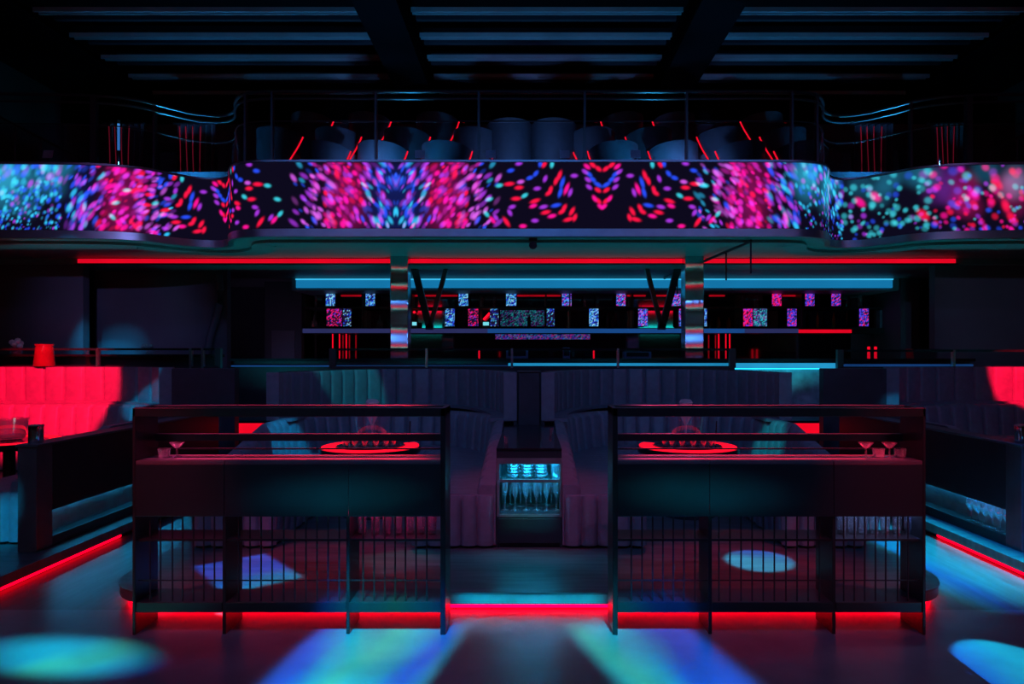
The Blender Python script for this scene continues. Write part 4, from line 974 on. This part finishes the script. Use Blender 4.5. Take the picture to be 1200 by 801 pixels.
# ------------------------------------------------------------------ lights
def lamp(kind, name, loc, target, col, power, size=0.05, size_y=None, cone=None, blend=0.2):
    l = bpy.data.lights.new(name, kind); l.color = col; l.energy = power
    if kind == 'AREA':
        l.size = size
        if size_y: l.shape = 'RECTANGLE'; l.size_y = size_y
    else: l.shadow_soft_size = size
    if kind == 'SPOT': l.spot_size = cone; l.spot_blend = blend
    o = bpy.data.objects.new(name, l); C.objects.link(o); o.location = loc
    d = Vector(target) - Vector(loc); o.rotation_euler = d.to_track_quat('-Z', 'Y').to_euler()
    return o
def spot(loc, target, radius, col, power, blend=0.15, size=0.03):
    d = (Vector(target) - Vector(loc)).length
    return lamp('SPOT', 'stage_or_fill_spot', loc, target, col, power, size, cone=2 * math.atan(radius / d), blend=blend)
def gobo(loc, target, hw, hh, cols, power, soft=0.15, roll=0.0, nscale=3.0, oval=False):
    """stage or added fill light with a shaped, slightly coloured beam: hw x hh are half sizes in metres at the target, cols the colours across it"""
    d = (Vector(target) - Vector(loc)).length
    o = lamp('SPOT', 'stage_or_fill_spot', loc, target, (1, 1, 1), power, 0.02, cone=2.2 * math.atan(math.hypot(hw, hh) / d), blend=0.05)
    if roll: o.rotation_euler = (o.rotation_euler.to_matrix() @ Matrix.Rotation(roll, 3, 'Z')).to_euler()
    l = o.data; l.use_nodes = True; nt = l.node_tree; N = nt.nodes; L = nt.links
    em = N['Emission']
    tc = N.new('ShaderNodeTexCoord'); sp = N.new('ShaderNodeSeparateXYZ'); L.new(tc.outputs['Normal'], sp.inputs[0])
    def mth(op, a, b=None):
        n = N.new('ShaderNodeMath'); n.operation = op
        for i, v in enumerate((a, b)):
            if v is None: continue
            if isinstance(v, (int, float)): n.inputs[i].default_value = v
            else: L.new(v, n.inputs[i])
        return n.outputs[0]
    z = mth('ABSOLUTE', sp.outputs['Z'])
    u = mth('DIVIDE', mth('DIVIDE', sp.outputs['X'], z), hw / d); v = mth('DIVIDE', mth('DIVIDE', sp.outputs['Y'], z), hh / d)
    def edge(x):
        m = N.new('ShaderNodeMapRange'); m.interpolation_type = 'SMOOTHSTEP'
        L.new(x, m.inputs['Value']); m.inputs['From Min'].default_value = 1.0; m.inputs['From Max'].default_value = 1.0 - soft
        return m.outputs['Result']
    if oval:
        mask = edge(mth('SQRT', mth('ADD', mth('MULTIPLY', u, u), mth('MULTIPLY', v, v))))
    else: mask = mth('MULTIPLY', edge(mth('ABSOLUTE', u)), edge(mth('ABSOLUTE', v)))
    cb = N.new('ShaderNodeCombineXYZ'); L.new(u, cb.inputs[0]); L.new(mth('MULTIPLY', v, 0.35), cb.inputs[1])
    nz = N.new('ShaderNodeTexNoise'); nz.inputs['Scale'].default_value = nscale * 0.5; nz.inputs['Detail'].default_value = 2; L.new(cb.outputs[0], nz.inputs['Vector'])
    t = mth('ADD', mth('MULTIPLY', u, 0.5), mth('ADD', mth('MULTIPLY', mth('SUBTRACT', nz.outputs['Fac'], 0.5), 0.5), 0.5))
    rp = N.new('ShaderNodeValToRGB'); e = rp.color_ramp.elements
    while len(e) < len(cols): e.new(0.5)
    for i, c in enumerate(cols): e[i].position = i / max(1, len(cols) - 1); e[i].color = (*c, 1)
    L.new(t, rp.inputs['Fac']); L.new(rp.outputs['Color'], em.inputs['Color'])
    L.new(mth('MULTIPLY', mask, mth('ADD', mth('MULTIPLY', nz.outputs['Fac'], 0.9), 0.55)), em.inputs['Strength'])
    return o
BLUE = (0.06, 0.25, 0.85); CY = (0.02, 0.42, 0.85); RED = (1.0, 0.02, 0.07); PURP = (0.35, 0.16, 0.6)
W = bpy.data.worlds.new('club_dark'); W.use_nodes = True; S.world = W
W.node_tree.nodes['Background'].inputs['Color'].default_value = (0.003, 0.007, 0.018, 1)
W.node_tree.nodes['Background'].inputs['Strength'].default_value = 1.0
# house wash: added blue and violet fill lamps, unseen, below the ceiling
for x, y, z, tx, ty, tz, col, p in ((-4.5, 1.0, 5.8, -2.0, 7.0, .6, BLUE, 200), (0, 0.8, 5.8, 0, 7.2, .6, BLUE, 300), (4.5, 1.0, 5.8, 2.0, 7.0, .6, BLUE, 200), (-2.5, 3.5, 5.0, -2.5, 8, 1, PURP, 22), (2.5, 3.5, 5.0, 2.5, 8, 1, PURP, 22), (-6, 3, 5.0, -6, 9, 1, PURP, 45), (6, 3, 5.0, 6, 9, 1, PURP, 45)):
    lamp('SPOT', 'fill_light', (x, y, z), (tx, ty + 0.9, tz + 0.3), col, p, 0.06, cone=1.25, blend=0.8)
# added lamps, hidden behind the booths, wash the soffit from below
for x in (-6.0, -3.6, -1.2, 1.2, 3.6, 6.0):
    lamp('SPOT', 'soffit_fill', (x, 9.12, 0.75), (x, 9.35, 3.0), (0.0, 0.36, 0.42), 95, 0.05, cone=2.5, blend=0.9)
for x in (-5, -1.7, 1.7, 5):
    lamp('SPOT', 'ceiling_fill', (x, 9.0 if abs(x) < 4 else 9.7, 3.8), (x * 0.9, 10.3, 6.5), (0.02, 0.28, 0.65), 150, 0.03, cone=2.2, blend=0.8)  # added lamps on the balcony that brighten the ceiling slats
for x in (-2.2, 0.0, 2.2):
    lamp('SPOT', 'balcony_fill', (x, 8.95, 3.8), (x, 13, 4.4), (0.06, 0.15, 0.40), 430, 0.03, cone=2.0, blend=0.9)  # added lamps that brighten the wall behind the balcony chairs
# floor pools
CY2 = (0.0, 0.33, 0.66); TEAL = (0.0, 0.55, 0.62)
CYN = (0.0, 0.40, 0.66); DBL = (0.0, 0.10, 0.75); DIM = (0.0, 0.03, 0.12); GRN = (0.02, 0.5, 0.42)
gobo((-3.6, 0.6, 5.2), (-2.32, 3.40, 0), 0.62, 0.24, (DBL, CYN, CYN, GRN, CYN, DBL), 8500, 0.75, roll=math.radians(8), oval=True)
gobo((-0.9, 0.2, 5.4), (-0.82, 3.36, 0), 0.44, 0.50, (DIM, DBL, CYN, GRN, CYN, DBL, CYN), 8000, 0.3, roll=math.radians(-10))
gobo((0.9, 0.2, 5.4), (0.66, 3.38, 0), 0.38, 0.50, (CYN, GRN, CYN, DBL, DBL, DIM), 6500, 0.35, roll=math.radians(14))
gobo((2.26, 7.6, 5.2), (2.34, 3.22, 0), 0.27, 0.30, (CYN, CYN, DBL), 9000, 0.08, oval=True)
gobo((3.2, 2.0, 5.6), (3.0, 4.95, 0), 0.55, 1.0, (GRN, DBL, CYN, CYN, DBL), 17000, 0.6, roll=math.radians(0))
gobo((-0.6, 5.0, 5.8), (-1.80, 4.36, 0.11), 0.36, 0.24, (CYN, DBL, DBL), 7500, 0.15, roll=math.radians(12))
gobo((0.6, 5.0, 5.8), (1.55, 4.60, 0.11), 0.27, 0.24, (DBL, CYN, CYN), 8500, 0.2, oval=True)
gobo((0.2, 5.2, 5.8), (-0.85, 4.6, 0.11), 0.30, 0.30, ((0.1, 0.1, 0.25), (0.02, 0.25, 0.25)), 1600, 0.5)
gobo((0.0, -1.2, 2.2), (0.0, 3.98, 0.073), 0.48, 0.030, (CYN, CYN, CYN), 6500, 0.3)  # added light, masked to brighten only the platform's front edge
gobo((0.0, -1.2, 2.6), (0.0, 4.9, 0.34), 0.24, 0.14, (GRN, CYN), 900, 0.6)  # added light standing in for the niche's glow on the door
# red and cyan pools on the side booths
spot((-3.5, 3.0, 5.5), (-6.35, 8.8, 0.95), 1.08, (1.0, 0.002, 0.035), 17000, 0.2)
spot((3.5, 3.0, 5.5), (6.55, 8.8, 1.25), 0.6, (1.0, 0.002, 0.035), 17000, 0.25)
spot((-2.0, 3.0, 5.5), (-4.75, 8.4, 1.0), 0.25, CY2, 4000, 0.4)
spot((2.0, 3.0, 5.5), (4.3, 8.0, 0.80), 0.2, CY2, 2000, 0.4)
spot((-2.0, 3.0, 5.5), (-2.2, 8.2, 1.1), 0.45, (0.0, 0.45, 0.5), 1500, 0.3)
spot((-4.0, 4.0, 5.0), (-6.6, 10.5, 1.65), 0.5, CY2, 3600, 0.7)
spot((-4.5, 3.5, 4.6), (-6.75, 11.3, 1.5), 0.55, CY2, 2600, 0.9)
spot((-2.5, 1.0, 4.0), (-6.5, 10.8, 2.1), 1.6, (0.28, 0.27, 0.8), 900, 1.0)  # added wash that brightens the dark left wall panels
spot((2.5, 1.0, 4.0), (7.3, 10.8, 2.1), 1.6, (0.2, 0.3, 0.6), 600, 1.0)  # the same kind of added wash for the right wall panels
spot((-2.0, 1.0, 4.2), (-3.85, 5.0, 0.2), 0.22, CY2, 3000, 0.7)
spot((1.0, 3.0, 5.5), (-2.15, 6.4, 0.75), 0.35, CY2, 3000, 0.4)
spot((-1.0, 3.0, 5.5), (2.15, 6.4, 0.75), 0.3, TEAL, 2000, 0.4)
# red wash over the front sofa seats, from the rig
spot((0.0, 1.5, 5.6), (0.0, 5.2, 0.45), 0.9, (0.9, 0.04, 0.16), 420, 0.9)
spot((-3.8, 0.5, 4.2), (-2.1, 3.7, 0.8), 0.6, RED, 500, 0.9)
spot((3.8, 0.5, 4.2), (2.1, 3.7, 0.8), 0.6, RED, 500, 0.9)
for sx in (-1, 1):
    gobo((sx * 1.35, 6.6, 4.8), (sx * 1.3, 3.77, 0.93), 0.84, 0.15, (RED, RED, (0.8, 0.05, 0.2)), 5200, 0.3)
    spot((sx * 1.35, 6.6, 4.8), (sx * 1.3, 4.4, 0.2), 0.85, RED, 450, 0.8)
gobo((-0.5, -1.2, 2.4), (-1.05, 3.65, 0.74), 0.6, 0.16, ((0.0, 0.3, 0.5), (0.0, 0.4, 0.5)), 1300, 1.0, oval=True)  # added beam that puts a teal sheen on the left apron
gobo((0.5, -1.2, 2.4), (0.95, 3.65, 0.75), 0.6, 0.16, ((0.0, 0.4, 0.5), (0.0, 0.3, 0.5)), 1300, 1.0, oval=True)  # matching added beam for the sheen on the right apron
spot((6.2, 10.4, 0.7), (7.2, 12.5, 2.3), 1.5, (0.0, 0.3, 0.38), 70, 1.0)  # hidden lamps added here and below to brighten the rear walls
spot((-4.0, 10.4, 0.7), (-4.8, 12.9, 1.9), 1.3, (0.25, 0.16, 0.4), 60, 1.0)
spot((5.5, 9.6, 0.75), (8.3, 10.2, 2.2), 1.3, (0.3, 0.12, 0.3), 40, 1.0)
for sx in (-1, 1):  # added lamps that brighten the upper side walls
    spot((sx * 5.2, 9.5, 4.4), (sx * 9.0, 12.2, 6.3), 1.2, (0.0, 0.2, 0.32), 160, 0.8)
    spot((sx * 6.4, 10.6, 3.8), (sx * 8.0, 13.2, 4.9), 1.4, (0.08, 0.15, 0.42), 200, 0.9)
spot((0.0, 0.5, 5.7), (-1.2, 3.3, 0), 1.7, (0.02, 0.07, 0.36), 260, 1.0)  # added blue washes over the dark front floor
spot((0.0, 0.5, 5.7), (1.4, 3.3, 0), 1.7, (0.03, 0.06, 0.34), 260, 1.0)
